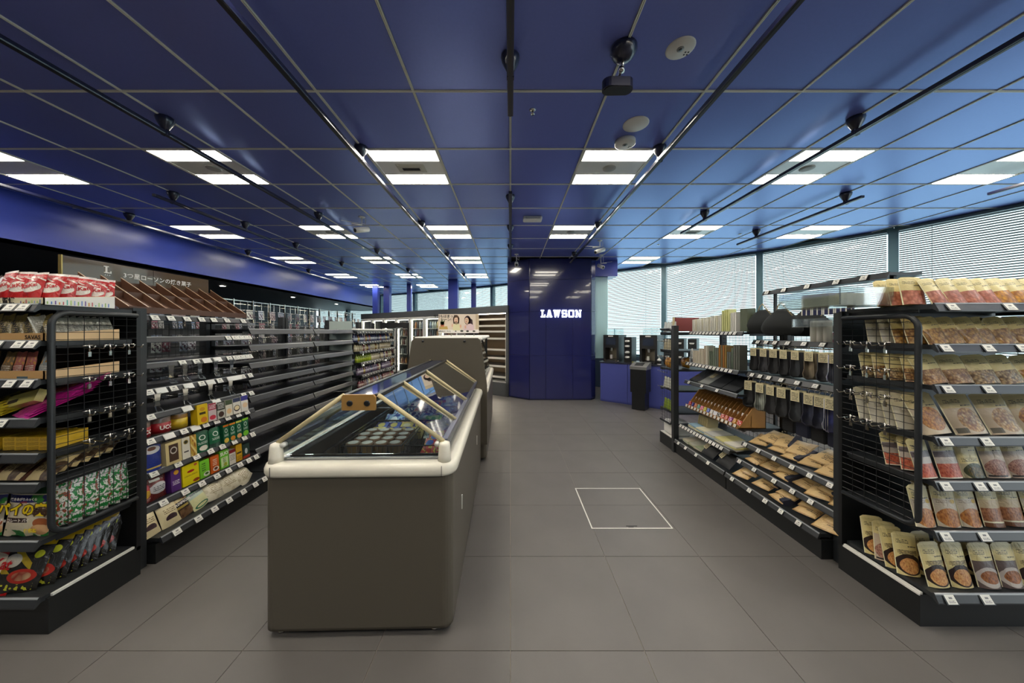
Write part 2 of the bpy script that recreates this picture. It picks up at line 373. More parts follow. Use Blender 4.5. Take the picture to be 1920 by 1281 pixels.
for k, a, b, mts, lb in rails:
    x = k * w; t = thing('lighting_rail', (x, (a + b) / 2, 2.84), lb, 'lighting rail', 'suspended lighting rails')
    mb = MB(); mb.prism([(x - .016, 2.836), (x + .016, 2.836), (x + .018, 2.842), (x + .018, 2.862), (x - .018, 2.862), (x - .018, 2.842)], 'y', a, b)
    mb.box(x - .005, x + .005, a, b, 2.8345, 2.837, 1); part('rail', mb, [m_railb, m_black], t)
    for y in mts:
        M = WM[t.name].inverted() @ Matrix.Translation((x, y, CEIL)); c = inst('cone_mount', cone_me, t, M); inst('clamp', clamp_me, c, Matrix.Translation((0, 0, .0)))
# ceiling devices
def disc(x, y, r, th, lb, cat, name, kids=0):
    t = thing(name, (x, y, CEIL - th), lb, cat)
    mb = MB().lathe([(r * .9, CEIL - th), (r, CEIL - th + .004), (r, CEIL + .002)], 28, (x, y, 0)); part('cover', mb, m_white, t)
    if kids:
        mb = MB().lathe([(r * .24, CEIL - th - .003), (r * .26, CEIL - th)], 16, (x, y, 0)); mb.lathe([(r * .12, CEIL - th - .004), (r * .12, CEIL - th)], 12, (x, y, 0), 1); part('sensor_lens', mb, [mat('grey_lens', (150, 152, 150), .3), m_black], t)
        mb = MB()
        for q in range(2):
            for s_ in range(2): mb.box(x + r * .45 + q * .016, x + r * .45 + q * .016 + .008, y + r * .2 + s_ * .016, y + r * .2 + s_ * .016 + .008, CEIL - th - .001, CEIL - th + .002)
        part('indicator', mb, m_black, t)
disc(.917, 1.72, .074, .005, 'flush round emergency light with small lens beside the dome projector', 'emergency light', 'emergency_light', 1)
disc(.924, 2.35, .092, .006, 'plain flush white round ceiling disc', 'ceiling disc', 'ceiling_disc')
disc(.92, 2.56, .08, .03, 'thick white round smoke detector beside the plain disc', 'smoke detector', 'smoke_detector', 1)
t = thing('sprinkler_head', (.153, 2.2, CEIL), 'small chrome sprinkler head on blue ceiling', 'sprinkler')
part('escutcheon', MB().lathe([(.012, CEIL - .006), (.024, CEIL)], 16, (.153, 2.2, 0)), m_chrome, t)
part('deflector', MB().lathe([(.014, CEIL - .03), (.014, CEIL - .027), (.005, CEIL - .02), (.006, CEIL - .004)], 12, (.153, 2.2, 0)), m_chrome, t)
for x, y, lb in ((-3.06, 4.6, 'small sprinkler past the coffee rack light'), (2.6, 5.6, 'tiny sprinkler near the counter windows'), (3.6, 5.0, 'tiny sprinkler between the window side lights')):
    t = thing('sprinkler_head', (x, y, CEIL), lb, 'sprinkler')
    part('escutcheon', MB().lathe([(.012, CEIL - .008), (.03, CEIL)], 14, (x, y, 0)), m_chrome, t)
t = thing('motion_sensor_box', (.29, 4.27, CEIL - .06), 'white oblong sensor box on the ceiling over the aisle', 'sensor')
part('housing', MB().box(.17, .42, 4.2, 4.33, CEIL - .05, CEIL, bev=.012), m_white, t); part('lens_window', MB().box(.2, .39, 4.195, 4.2, CEIL - .04, CEIL - .015), mat('lens_grey', (190, 190, 190), .2), t)
t = thing('ceiling_projector', (.61, 1.72, CEIL - .02), 'navy dome mounted projector hanging beside the emergency light', 'projector')
part('mount_dome', MB().lathe([(.03, CEIL - .065), (.055, CEIL - .045), (.07, CEIL - .015), (.07, CEIL)], 24, (.61, 1.72, 0)), m_railb, t)
mb = MB().tube([(.61, 1.72, CEIL - .06), (.61, 1.74, CEIL - .09), (.6, 1.77, CEIL - .12)], .008, 8); mb.lathe([(.016, -.012), (.016, .012)], 10, (.608, 1.745, CEIL - .095)); part('swivel_joint', mb, m_chrome, t)
mb = MB(); P = [(.6 + (.045 if abs(a) < 90 else -.045) + .04 * math.cos(D(a)), 1.79 + .04 * math.sin(D(a))) for a in range(-90, 271, 20)]
mb.prism(P, 'z', CEIL - .175, CEIL - .125); h = part('projector_body', mb, m_railb, t)
mb = MB(); P2 = [(.6 + (x - .6) * .88, 1.79 + (y - 1.79) * .85) for x, y in P]; mb.prism(P2, 'z', CEIL - .178, CEIL - .175); part('lower_cover', mb, m_black, h)
def spotcam(x, y, z, dx, dy, L, lb):
    t = thing('security_camera', (x, y, CEIL), lb, 'security camera', 'small bullet cameras under the ceiling')
    part('mount_disc', MB().lathe([(.03, CEIL - .012), (.045, CEIL)], 16, (x, y, 0)), m_white, t)
    mb = MB().tube([(x, y, CEIL - .01), (x, y, z + .05), (x + dx * .15, y + dy * .15, z + .03)], .009, 8); mb.tube([(x + .02, y, CEIL - .01), (x + .05, y, CEIL - .03), (x + .05, y, z + .06), (x + dx * .3, y + dy * .3, z + .03)], .003, 6); part('arm', mb, m_white, t)
    a = Vector((x - dx * L, y - dy * L, z + .02)); b = Vector((x + dx * L, y + dy * L, z - .045))
    q = part('camera_body', MB().tube([a, b], .036, 14), m_white, t); part('lens', MB().tube([b, b + (b - a).normalized() * .006], .026, 14), m_black, q)
spotcam(-1.98, 4.25, 2.8, -.5, -.8, .1, 'white bullet camera over the coffee rack side of the freezers')
spotcam(1.5, 5.35, 2.8, -.9, -.35, .09, 'white bullet camera in front of the blue pillar')
spotcam(.12, 6.3, 2.78, 0, -1, .07, 'small camera facing the aisle at the pillar corner')
spotcam(1.8, 6.35, 2.74, .5, -.8, .07, 'small dark lensed camera beside the pillar counter side')
# ---------------------------------------------------------------- windows, blinds
segs = list(zip(FAC[1:], FAC[2:]))
for i, (a, b) in enumerate(segs):
    a = Vector(a + (0,)); b = Vector(b + (0,)); d = b - a; L = d.length; d.normalize(); rz = math.atan2(d.y, d.x)
    T = Matrix.Translation(a) @ rotz(rz)     # local x along the facade, local +y inward or outward
    inward = (T.to_3x3() @ Vector((0, 1, 0))); flip = 1 if inward.dot(Vector((0, 4, 0)) - a) > 0 else -1
    nm = 'window_%d' % (i + 1); wo = thing(nm, a, kind='structure'); Wl = T
    def bx(mb, x0, x1, y0, y1, z0, z1, mi=0):
        y0, y1 = sorted((y0 * flip, y1 * flip)); mb.box(x0, x1, y0, y1, z0, z1, mi, T)
    mb = MB(); bx(mb, 0, L, -.1, 0, 0, .82); part('sill_wall', mb, mat('sill_wall', (60, 74, 92), .5), wo)
    mb = MB(); bx(mb, -.05, .05, -.1, .05, .82, CEIL); part('mullion', mb, m_teal, wo)
    mb = MB(); bx(mb, .05, L - .05, -.08, -.02, .82, .88); bx(mb, .0, L, -.1, -.02, CEIL - .05, CEIL + .06); part('window_frame', mb, m_teal, wo)
    mb = MB(); bx(mb, .05, L - .05, -.055, -.05, .88, CEIL - .05); part('window_pane', mb, m_glass, wo)
    if a.y > 1:
        n_ = i - 1
        lb = 'light grey venetian blind, %s panel from the %s' % (ordn(max(0, n_ - 2)), 'counter pillar going toward bulkhead') if a.y > 8 else 'light grey venetian blind on the %s window bay from the pillar' % ordn(max(0, 5 - n_))
        bl = thing('venetian_blind', a + Vector((0, 0, .95)), lb, 'blind', 'venetian blinds on the curved window wall')
        mb = MB(); bx(mb, .06, L - .06, .0, .05, CEIL - .045, CEIL - .005); part('headrail', mb, mat('headrail', (95, 120, 128), .4), bl)
        mb = MB(); z = CEIL - .06
        while z > 1.0:
            c, s_ = .0138 * math.cos(D(30)), .0138 * math.sin(D(30))
            p = [(.065, (.025 - c) * flip, z - s_), (L - .065, (.025 - c) * flip, z - s_), (L - .065, (.025 + c) * flip, z + s_), (.065, (.025 + c) * flip, z + s_)]
            mb.face([T @ Vector(q) for q in p]); z -= .031
        part('slat', mb, m_slat, bl, kind='stuff')
        mb = MB(); bx(mb, .065, L - .065, .01, .04, .965, .985); part('bottom_rail', mb, m_slat, bl)
        mb = MB()
        for q in (.22, .78): bx(mb, L * q, L * q + .004, .037, .039, .98, CEIL - .05)
        part('ladder_cord', mb, m_slat, bl)
# ---------------------------------------------------------------- pillar with lit letters
m_pil = mat('pillar_blue', (34, 38, 92), .16, coat=.6)
t = thing('pillar', (1.0, 7.2, 0), kind='structure')
Pp = [(.4, 6.66), (1.68, 6.66), (1.80, 6.80), (1.80, 7.75), (-.06, 7.75), (-.06, 7.02)]
mb = MB(); mb.prism(Pp, 'z', .0, CEIL); part('core', mb, mat('pillar_seam', (14, 14, 60), .4), t)
def ppanel(a, b, z0, z1):
    a = Vector((a[0], a[1], 0)); b = Vector((b[0], b[1], 0)); d = (b - a); L = d.length; T = Matrix.Translation(a) @ rotz(math.atan2(d.y, d.x))
    mb = MB().box(.002, L - .002, -.012, 0, z0 + .002, z1 - .002, 0, T, .002); part('panel', mb, m_pil, t)
for z0, z1 in ((0.02, .93), (.93, 1.85), (1.85, 2.52), (2.52, CEIL)):
    for a, b in ((Pp[0], (.74, 6.66)), ((.74, 6.66), (1.3, 6.66)), ((1.3, 6.66), Pp[1])) if z0 < 1.8 else ((Pp[0], Pp[1]),): ppanel(a, b, z0, z1)
    ppanel(Pp[5], Pp[0], z0, z1); ppanel(Pp[1], Pp[2], z0, z1); ppanel(Pp[2], Pp[3], z0, z1)
m_let = mat('letter_light', (225, 232, 255), .4, emis=1.5)
sg = thing('illuminated_sign', (1.04, 6.64, 1.74), 'glowing white LAWSON letters on the blue pillar', 'sign')
LS = {'L': [[(0, 0), (.85, 0), (.85, .38), (.65, .38), (.65, .2), (.45, .2), (.45, .82), (.6, .82), (.6, 1), (0, 1), (0, .82), (.17, .82), (.17, .18), (0, .18)]],
      'A': [[(0, 0), (.42, 0), (.42, .17), (.36, .17), (.42, .32), (.3, .32), (.55, .95), (.35, 1), (.1, .17), (0, .17)], [(1.05, 0), (1.05, .17), (.95, .17), (.68, 1), (.35, 1), (.42, .8), (.63, .17), (.57, .17), (.57, 0)], [(.3, .25), (.75, .25), (.75, .42), (.3, .42)]],
      'W': [[(.0, .82), (.0, 1), (.45, 1), (.45, .82), (.38, .82), (.5, .35), (.44, 0), (.26, 0), (.1, .82)], [(.55, 1), (.8, 1), (1.0, .35), (.95, 0), (.78, 0)], [(.55, 1), (.35, .0), (.5, .0), (.68, .7)], [(.95, 0), (.8, 0), (.98, .82), (.9, .82), (.9, 1), (1.3, 1), (1.3, .82), (1.2, .82)]],
      'S': [[(.05, 0), (.9, 0), (1, .12), (1, .48), (.9, .6), (.3, .6), (.3, .8), (.7, .8), (.7, .7), (.95, .7), (.95, 1), (.15, 1), (.02, .88), (.02, .54), (.12, .42), (.72, .42), (.72, .2), (.3, .2), (.3, .32), (.05, .32)]],
      'O': [[(.15, 0), (.95, 0), (.95, .2), (.15, .2)], [(.15, .8), (.95, .8), (.95, 1), (.15, 1)], [(0, .15), (.15, 0), (.3, .1), (.3, .9), (.15, 1), (0, .85)], [(.8, .1), (.95, 0), (1.1, .15), (1.1, .85), (.95, 1), (.8, .9)]],
      'N': [[(0, 0), (.42, 0), (.42, .18), (.33, .18), (.33, .6), (.14, .9), (.14, .18), (0, .18)], [(0, .82), (.14, .8), (.75, 0), (1.0, 0), (.35, 1), (0, 1)], [(.7, 1), (.7, .82), (.8, .82), (.8, .0), (1, 0), (1, .82), (1.1, .82), (1.1, 1)]]}
x = 1.04 - .41; sc_ = .158
for ch in 'LAWSON':
    ww = max(p[0] for pl in LS[ch] for p in pl); mb = MB()
    for q, pl in enumerate(LS[ch]):
        mb.prism([(x + p[0] * sc_ * .74, 1.725 + p[1] * sc_) for p in pl], 'y', 6.615 + q * .0005, 6.635)
    part('letter', mb, m_let, sg); x += ww * sc_ * .76 + .016
# beam and frosted partition between pillar and windows
solo('beam', MB().box(1.80, 2.3, 6.85, 7.3, 2.62, CEIL), m_bulk, kind='structure')
solo('partition', MB().box(1.81, 2.12, 6.95, 6.98, .85, 2.62), mat('frosted_cyan', (196, 236, 240), .35), kind='structure')
# slim blue columns near the back cases
for x, y, ww in ((-4.5, 10.6, .17), (-4.2, 10.8, .2), (-3.25, 10.2, .13), (-1.68, 9.3, .27), (-1.18, 10.2, .15)):
    solo('column', MB().box(x - ww / 2, x + ww / 2, y, y + ww, 0, CEIL), m_bulk, kind='structure')
# hatch line on the floor
t = thing('floor_hatch', (.88, 2.6, 0), 'square floor hatch outlined by thin white metal strip', 'hatch')
x0, x1, y0, y1 = HATCH; mb = MB()
for q in ((x0, x1, y0, y0 + .009), (x0, x1, y1 - .009, y1), (x0, x0 + .009, y0 + .009, y1 - .009), (x1 - .009, x1, y0 + .009, y1 - .009)): mb.box(q[0], q[1], q[2], q[3], .0, .003)
part('outline_strip', mb, m_white, t); mb = MB(); mb.box(.85, .93, y0 + .03, y0 + .038, .0, .002); mb.box(.862, .9, y0 + .018, y0 + .023, .0, .002); part('pull_slot', mb, m_black, t)
# downlights under the low ceiling
for i, y in enumerate((1.6, 3.0, 4.6, 6.65, 8.8, 11)):
    t = thing('downlight', (-6.0, y, 2.386), 'small round downlight, %s under the low ceiling beyond the bulkhead' % ordn(i), 'downlight', 'downlights beyond the bulkhead')
    part('ring', MB().lathe([(.05, 2.378), (.075, 2.386)], 18, (-6.0, y, 0)), m_white, t); part('lamp_disc', MB().lathe([(.045, 2.376), (.045, 2.379)], 16, (-6.0, y, 0)), m_lamp, t)
# ================================================================ SHELVING
tm_ = MB(); tm_.box(-.03, .03, 0, .004, -.022, .022); tm_.face([(-.024, -.001, -.019), (.024, -.001, -.019), (.024, -.001, .019), (-.024, -.001, .019)], 1, [(0, 0), (1, 0), (1, 1), (0, 1)])
TAG = tm_.mesh('price_tag', [m_black, m_tag])
tm_ = MB(); tm_.box(-.034, .034, 0, .004, -.02, .02); tm_.face([(-.03, -.001, -.017), (.03, -.001, -.017), (.03, -.001, .017), (-.03, -.001, .017)], 1, [(0, 0), (1, 0), (1, 1), (0, 1)])
TAGW = tm_.mesh('wide_price_tag', [m_white, mat('card_white', (240, 240, 236), .5)])
LIPT = D(-32)
def shelf(par, fr, s0, s1, tb, tl, z, tags=(), lh=.036, wide=(), m=None, white=False, ts=1.0):
    mb = MB(); fr.box(mb, s0, s1, tb, tl, z - .022, z)
    fr.box(mb, s0 + .01, s0 + .016, tb, tl - .06, z - .036, z - .02); fr.box(mb, s1 - .016, s1 - .01, tb, tl - .06, z - .036, z - .02)
    sh = part('shelf', mb, m or m_steel, par)
    mb = MB(); g = lh * .62
    mb.prism([(-tl, z + .006), (-tl - .006, z + .006), (-tl - g, z - lh + .006), (-tl - g, z - lh), (-tl - g + .006, z - lh), (-tl, z - .022)], 'x', s0, s1, 0, fr.T())
    mb.prism([(-tl - .005, z + .0065), (-tl - .009, z + .004), (-tl - .011, z - .0), (-tl - .007, z + .001)], 'x', s0, s1, 1, fr.T())  # clear plastic strip, its pale grey paints the highlight along the rail
    part('price_rail', mb, [m_rail, mat('clear_strip_highlight', (150, 154, 156), .15)] if not white else [m_white, m_white], sh)
    zc, tc_ = z - lh / 2 + .004, tl + g / 2 + .008
    A = math.atan2(g, lh)
    for a in tags: inst('price_tag', TAG, sh, WM[sh.name].inverted() @ fr.place(a, tc_, zc, -A) @ Matrix.Diagonal((ts, 1, ts, 1)))
    for a in wide: inst('price_tag', TAGW, sh, WM[sh.name].inverted() @ fr.place(a, tc_ + .003, zc, -A))
    return sh
def wiremesh(par, fr, s0, s1, t, z0, z1, ds=.05, dz=.05, r=.0017, name='wire_mesh', m=None):
    mb = MB(); a = s0
    def bar(p, q, rr): mb.tube([p, q], rr, 4, smooth=False)
    while a <= s1 + 1e-4: bar(fr.p(a, t, z0), fr.p(a, t, z1), r); a += ds
    z = z0
    while z <= z1 + 1e-4: bar(fr.p(s0, t + .003, z), fr.p(s1, t + .003, z), r); z += dz
    return part(name, mb, m or m_black, par)
def post(par, fr, s, t, z1, w_=.035, d_=.07):
    mb = MB(); fr.box(mb, s - w_, s + w_, t - d_ / 2, t + d_ / 2, 0, z1)
    q = part('upright_post', mb, m_steel, par)
    mb = MB()
    for zz in (z1 - .035, .52):
        c = fr.p(s, t + d_ / 2, zz); mb.lathe([(.011, -.004), (.011, .003), (.006, .005)], 10, (0, 0, 0), 0, True, Matrix.Translation(c) @ rotz(fr.rz) @ Matrix.Rotation(D(90), 4, 'X'))
    part('bolt_cap', mb, m_white, q); return q
def plinth(par, fr, s0, s1, tb, tf, z, strip=False):
    mb = MB(); fr.box(mb, s0, s1, tb, tf, 0, z); part('plinth', mb, m_base, par)
hk = MB(); hk.tube([(0, 0, .02), (0, -.004, -.02)], .0035, 6); hk.tube([(-.025, 0, .012), (.025, 0, .012)], .003, 6)
for sx_ in (-.02, .02): hk.tube([(sx_, 0, .0), (sx_, -.05, -.004), (sx_, -.06, .012)], .0028, 6)
hk.box(-.006, .006, -.004, .002, -.045, -.02)
HOOK = hk.mesh('chrome_hook', m_chrome)
lk = MB()
for sx_ in (-.01, .01): lk.tube([(sx_, 0, 0), (sx_, -.2, -.03), (sx_, -.215, -.015)], .0022, 5)
lk.box(-.014, .014, -.222, -.219, -.03, .0, 0)
LHOOK = lk.mesh('long_hook', m_chrome)

def sidemesh(par, x, y0, y1, z0, z1, hooks, out):
    """rounded rectangular tube frame with wires, in the plane X = x; hooks on its outer side (out = -1 / +1)"""
    r = .06; pts = [(x, y1, z0), (x, y0 + r, z0)]
    for q in range(1, 6): a = D(-90 - 18 * q); pts.append((x, y0 + r + r * math.cos(a), z0 + r + r * math.sin(a)))
    pts.append((x, y0, z1 - r))
    for q in range(1, 6): a = D(180 - 18 * q); pts.append((x, y0 + r + r * math.cos(a), z1 - r + r * math.sin(a)))
    pts.append((x, y1, z1)); mb = MB(); mb.tube(pts, .0125, 8); fr_ = part('side_frame', mb, m_steel, par)
    mb = MB(); z = z0 + .03
    while z < z1: mb.tube([(x, y0, z), (x, y1, z)], .0016, 4, smooth=False); z += .036
    y = y0 + .055
    while y < y1: mb.tube([(x + out * .003, y, z0), (x + out * .003, y, z1)], .0018, 4, smooth=False); y += .06
    part('wire_mesh', mb, m_black, fr_)
    for z in hooks:
        for q in range(3): inst('chrome_hook', HOOK, fr_, WM[fr_.name].inverted() @ Matrix.Translation((x + out * .008, y0 + .13 + .085 * q, z)) @ rotz(D(90) * out))

# ---- window-side snack end rack (facing the camera)
NR = thing('snack_rack', (2.44, 1.72, 0), 'black end rack of cream food pouches with rounded mesh side', 'display rack')
fN = Fr(1.985, 1.93, 0)      # s = X-1.985, t = 1.93-Y
plinth(NR, fN, .0, .93, 0, .385, .155)
mb = MB(); fN.box(mb, -.005, .0, .03, .385, .15, .158); fN.box(mb, .0, .012, .03, .385, .155, .166); part('edge_trim', mb, m_white, NR)  # plinth bumper strip, its white stands in for light on the rim
ZN = [1.56, 1.366, 1.173, .927, .717, .481, .186]
TN = [[.09, .36], [.06, .26, .42], [.07, .26], [.06, .25], [.06, .22, .29], [.06, .24], [.08, .25]]
for z, tg in zip(ZN, TN): shelf(NR, fN, .02, .92, .03, .415, z, tg, ts=.95)
mb = MB(); fN.box(mb, 0, .92, 0, .02, .15, 1.55); part('back_panel', mb, m_black, NR)
sidemesh(NR, 1.98, 1.548, 1.9, .475, 1.507, [1.36, 1.22, 1.08, .93], -1)
sidemesh(NR, 2.93, 1.548, 1.9, .475, 1.507, [], 1)
post(NR, fN, .07, -.03, 1.545); post(NR, fN, .89, -.03, 1.545)
# ---- coffee-side chocolate end rack
CR = thing('chocolate_rack', (-2.64, 1.7, 0), 'black end rack of chocolates and snack bars with mesh side', 'display rack')
fC = Fr(-3.11, 1.88, 0)
plinth(CR, fC, .0, .93, 0, .375, .17)
mb = MB(); fC.box(mb, .918, .93, .03, .36, .17, .182); part('edge_trim', mb, m_white, CR)  # same strip here: white paints the lit top rim of the plinth
ZC = [1.555, 1.384, 1.203, 1.02, .857, .719, .45, .184]
TC = [[.73, .8, .86], [.74, .84, .9], [.8, .88], [.76], [.72], [.7], [.71], [.7]]
for z, tg in zip(ZC, TC): shelf(CR, fC, .01, .915, .03, .39, z, tg, ts=.95)
mb = MB(); fC.box(mb, 0.01, .93, 0, .02, .15, 1.55); part('back_panel', mb, m_black, CR)
sidemesh(CR, -2.178, 1.513, 1.86, .46, 1.522, [1.345, 1.18, 1.01, .86], 1)
sidemesh(CR, -3.115, 1.513, 1.86, .46, 1.522, [], -1)
post(CR, fC, .85, -.03, 1.57, .042); post(CR, fC, .04, -.03, 1.57)

# ---- main run on the coffee side:  s = Y - y0,  t = X + 2.75
def left_unit(name, label, y0, L, levels, lipt, lh, tags, meshback=True, liph0=.036, ds=.05, wide=None, ts=1.0):
    u = thing(name, (-2.45, y0 + L / 2, 0), label, 'shelf unit'); f = Fr(-2.75, y0, D(90))
    plinth(u, f, 0, L, -.0, .57, .12)
    for i, z in enumerate(levels):
        shelf(u, f, .004, L - .004, .02, lipt[i], z, tags[i] if i < len(tags) else (), lh, (wide or {}).get(i, ()), ts=ts)
    if meshback: wiremesh(u, f, .0, L, .01, .15, 1.5, ds, .05)
    for s in (.02, L - .02): mb = MB(); f.box(mb, s - .018, s + .018, -.03, .03, 0, 1.6); part('upright_post', mb, m_steel, u)
    return u, f
zl = [1.535, 1.39, 1.22, 1.05, .89, .736, .523, .327, .157]
tl_ = [.37, .38, .39, .40, .41, .42, .43, .47, .59]
tg = [[.06, .16, .26, .37, .48, .58, .7, .86], [.7, .76, .81, .86, .91], [.32, .42, .7, .76, .81, .86, .91], [.1, .25, .45, .6, .82, .9], [.1, .82, .9], [.09, .3, .46, .55, .65, .75, .84], [.1, .25, .38, .49, .59, .7, .8, .89], [.12, .26, .38, .5, .6, .71, .8, .88], [.09, .23, .35, .47, .6, .72, .82]]
CU, fL1 = left_unit('coffee_shelf_unit', 'shelf unit of coffee and tea boxes beside the chocolate end rack', 1.96, .93, zl, tl_, .034, tg, wide={2: [.5, .59], 3: [.17, .35, .52, .7, .76], 4: [.33, .56], 5: [.2, .38]})
ze = [1.45, 1.297, 1.136, .979, .827, .68, .527, .35, .157]
te = [.36] * 6 + [.37, .42, .57]
E1, fL2 = left_unit('empty_shelf_unit', 'empty dark shelf unit just past the coffee shelves', 2.9, .95, ze, te, .048, [], ds=.06)
E2, fL3 = left_unit('empty_shelf_unit', 'empty dark shelf unit with translucent white end dividers', 3.86, .95, ze, te, .048, [], ds=.06)
m_frost = mat('frosted_divider', (190, 205, 200), .5)
for z in ze[:7]:
    mb = MB(); fL3.box(mb, .925, .93, .03, .37, z + .012, z + .135); part('divider', mb, m_frost, E2)
BU, fL4 = left_unit('bottle_shelf_unit', 'shelf unit packed with small bottles past the empty shelves', 4.86, .9, [1.43, 1.27, 1.12, .95, .76, .56, .36, .157], [.4, .42, .44, .46, .48, .5, .52, .57], .034, [[.1 * q for q in range(1, 9)]] * 8, ts=.5)
mb = MB(); fL4.box(mb, 0, .9, .1, .43, 1.44, 1.475, bev=.012); part('top_cover', mb, m_white, BU)
BV, fL5 = left_unit('bottle_shelf_unit', 'farther shelf unit of small bottles with mesh end frame', 5.78, .62, [1.43, 1.27, 1.12, .95, .76, .56, .36, .157], [.4, .42, .44, .46, .48, .5, .52, .57], .034, [[.1 * q for q in range(1, 6)]] * 8, ts=.5)
mb = MB(); fL5.box(mb, 0, .55, .1, .43, 1.44, 1.475, bev=.012); part('top_cover', mb, m_white, BV)
sidemesh(BV, -2.2, 6.15, 6.5, .2, 1.5, [], 1)
mb = MB().box(-2.75, -2.15, 6.75, 6.78, 1.5, 1.62); mb.box(-2.75, -2.72, 6.75, 6.78, 0, 1.5); mb.box(-2.18, -2.15, 6.75, 6.78, 0, 1.5); solo('header_board', mb, m_black, 'black header board above the far end of the bottle shelves', 'board')

# ---- main run on the window side: s runs from the far end toward the camera, t = 2.5 - X
def right_unit(name, label, yfar, L, levels, lipt, tags, top=1.45, mesh_s0=0):
    u = thing(name, (2.25, yfar - L / 2, 0), label, 'shelf unit'); f = Fr(2.5, yfar, D(-90))
    plinth(u, f, 0, L, 0, .55, .12)
    for i, z in enumerate(levels): shelf(u, f, .004, L - .004, .02, lipt[i], z, tags[i], .034, ts=.8)
    wiremesh(u, f, 0, L, .01, .15, top, .05, .05)
    for s in (.02, L - .02): mb = MB(); f.box(mb, s - .018, s + .018, -.03, .03, 0, 1.55); part('upright_post', mb, m_steel, u)
    return u, f
SU, fR1 = right_unit('sock_shelf_unit', 'shelf unit with hanging socks above cream packs of underwear', 2.88, .88, [.44, .29, .157], [.40, .45, .55], [[.05, .2, .36, .52, .66, .8], [.05, .22, .42, .58, .72], [.1, .3, .46, .6, .74]])
for z, t in ((1.35, .31), (1.062, .36)):
    f = fR1; mb = MB(); f.box(mb, .01, .87, .02, t, z - .012, z); sh = part('hook_shelf', mb, m_steel, SU)
    mb = MB(); mb.prism([(-t, z + .006), (-t - .022, z - .03), (-t - .016, z - .034), (-t + .004, z - .01)], 'x', .01, .87, 0, f.T()); part('price_rail', mb, m_rail, sh)
    for a in [.08, .17, .26, .38, .52, .66, .82]: inst('price_tag', TAG, sh, WM[sh.name].inverted() @ f.place(a, t + .02, z - .012, D(-32)) @ Matrix.Diagonal((.8, 1, .8, 1)))
    mb = MB(); mb.tube([f.p(.02, t - .02, z - .045), f.p(.87, t - .02, z - .045)], .006, 8); part('hang_bar', mb, m_chrome, sh)
TU, fR2 = right_unit('stationery_shelf_unit', 'shelf unit of pens, files and notebooks past the socks', 3.77, .88, [1.425, 1.07, .857, .55, .345, .157], [.38, .42, .43, .36, .5, .55],
    [[.06 * q for q in range(1, 14)], [.06 * q for q in range(1, 14)], [.1, .35, .6], [], [.055 * q for q in range(1, 15)], [.1, .25, .45, .65]])
PU = thing('far_end_rack', (2.25, 3.97, 0), 'black mesh sided end rack of bread and bottles near the counter', 'display rack')
fP = Fr(1.95, 3.79, 0); f = fP
mb = MB(); mb.box(1.945, 2.9, 3.79, 4.15, 0, .14); mb.box(1.95, 2.9, 3.8, 4.14, .14, .15, 1); part('plinth', mb, [m_base, m_white], PU)
for z in (.45, .72, .97, 1.2, 1.42):
    mb = MB(); mb.box(1.97, 2.88, 3.83, 4.17, z - .02, z); mb.box(1.97, 2.88, 4.16, 4.19, z - .035, z + .003, 1); part('shelf', mb, [m_steel, m_rail], PU)
sidemesh(PU, 1.95, 3.85, 4.14, .3, 1.46, [], -1)
WMr = WM[PU.name]
for y in (3.79,): mb = MB(); mb.box(1.93, 1.99, y - .02, y + .03, 0, 1.5); part('upright_post', mb, m_steel, PU)
mb = MB()
for z in (1.31, 1.12, .93, .74):
    for q in range(3): mb.tube([(1.94, 3.93 + q * .07, z), (1.89, 3.93 + q * .07, z - .003), (1.88, 3.93 + q * .07, z + .012)], .003, 5)
part('chrome_hook', mb, m_chrome, PU)
# high rail above the window-side run
t = thing('overhead_shelf_rail', (2.6, 2.75, 1.8), 'grey overhead shelf edge with price tags above the hanging bags', 'shelf rail')
f = Fr(2.62, 3.3, D(-90)); mb = MB(); f.box(mb, 0, 1.1, -.22, .0, 1.82, 1.84); part('shelf_board', mb, m_steel, t)
mb = MB(); mb.prism([(-.0, 1.845), (-.022, 1.80), (-.015, 1.80), (.0, 1.83)], 'x', 0, 1.1, 0, f.T()); q = part('price_rail', mb, m_rail, t)
for a in (.06, .26, .5, .75, .95): inst('price_tag', TAG, q, WM[q.name].inverted() @ f.place(a, .018, 1.825, D(-26)))
mb = MB()
for a in (.05, 1.05): f.box(mb, a - .012, a + .012, -.09, -.07, 0, 1.82)
part('support_post', mb, m_steel, t)

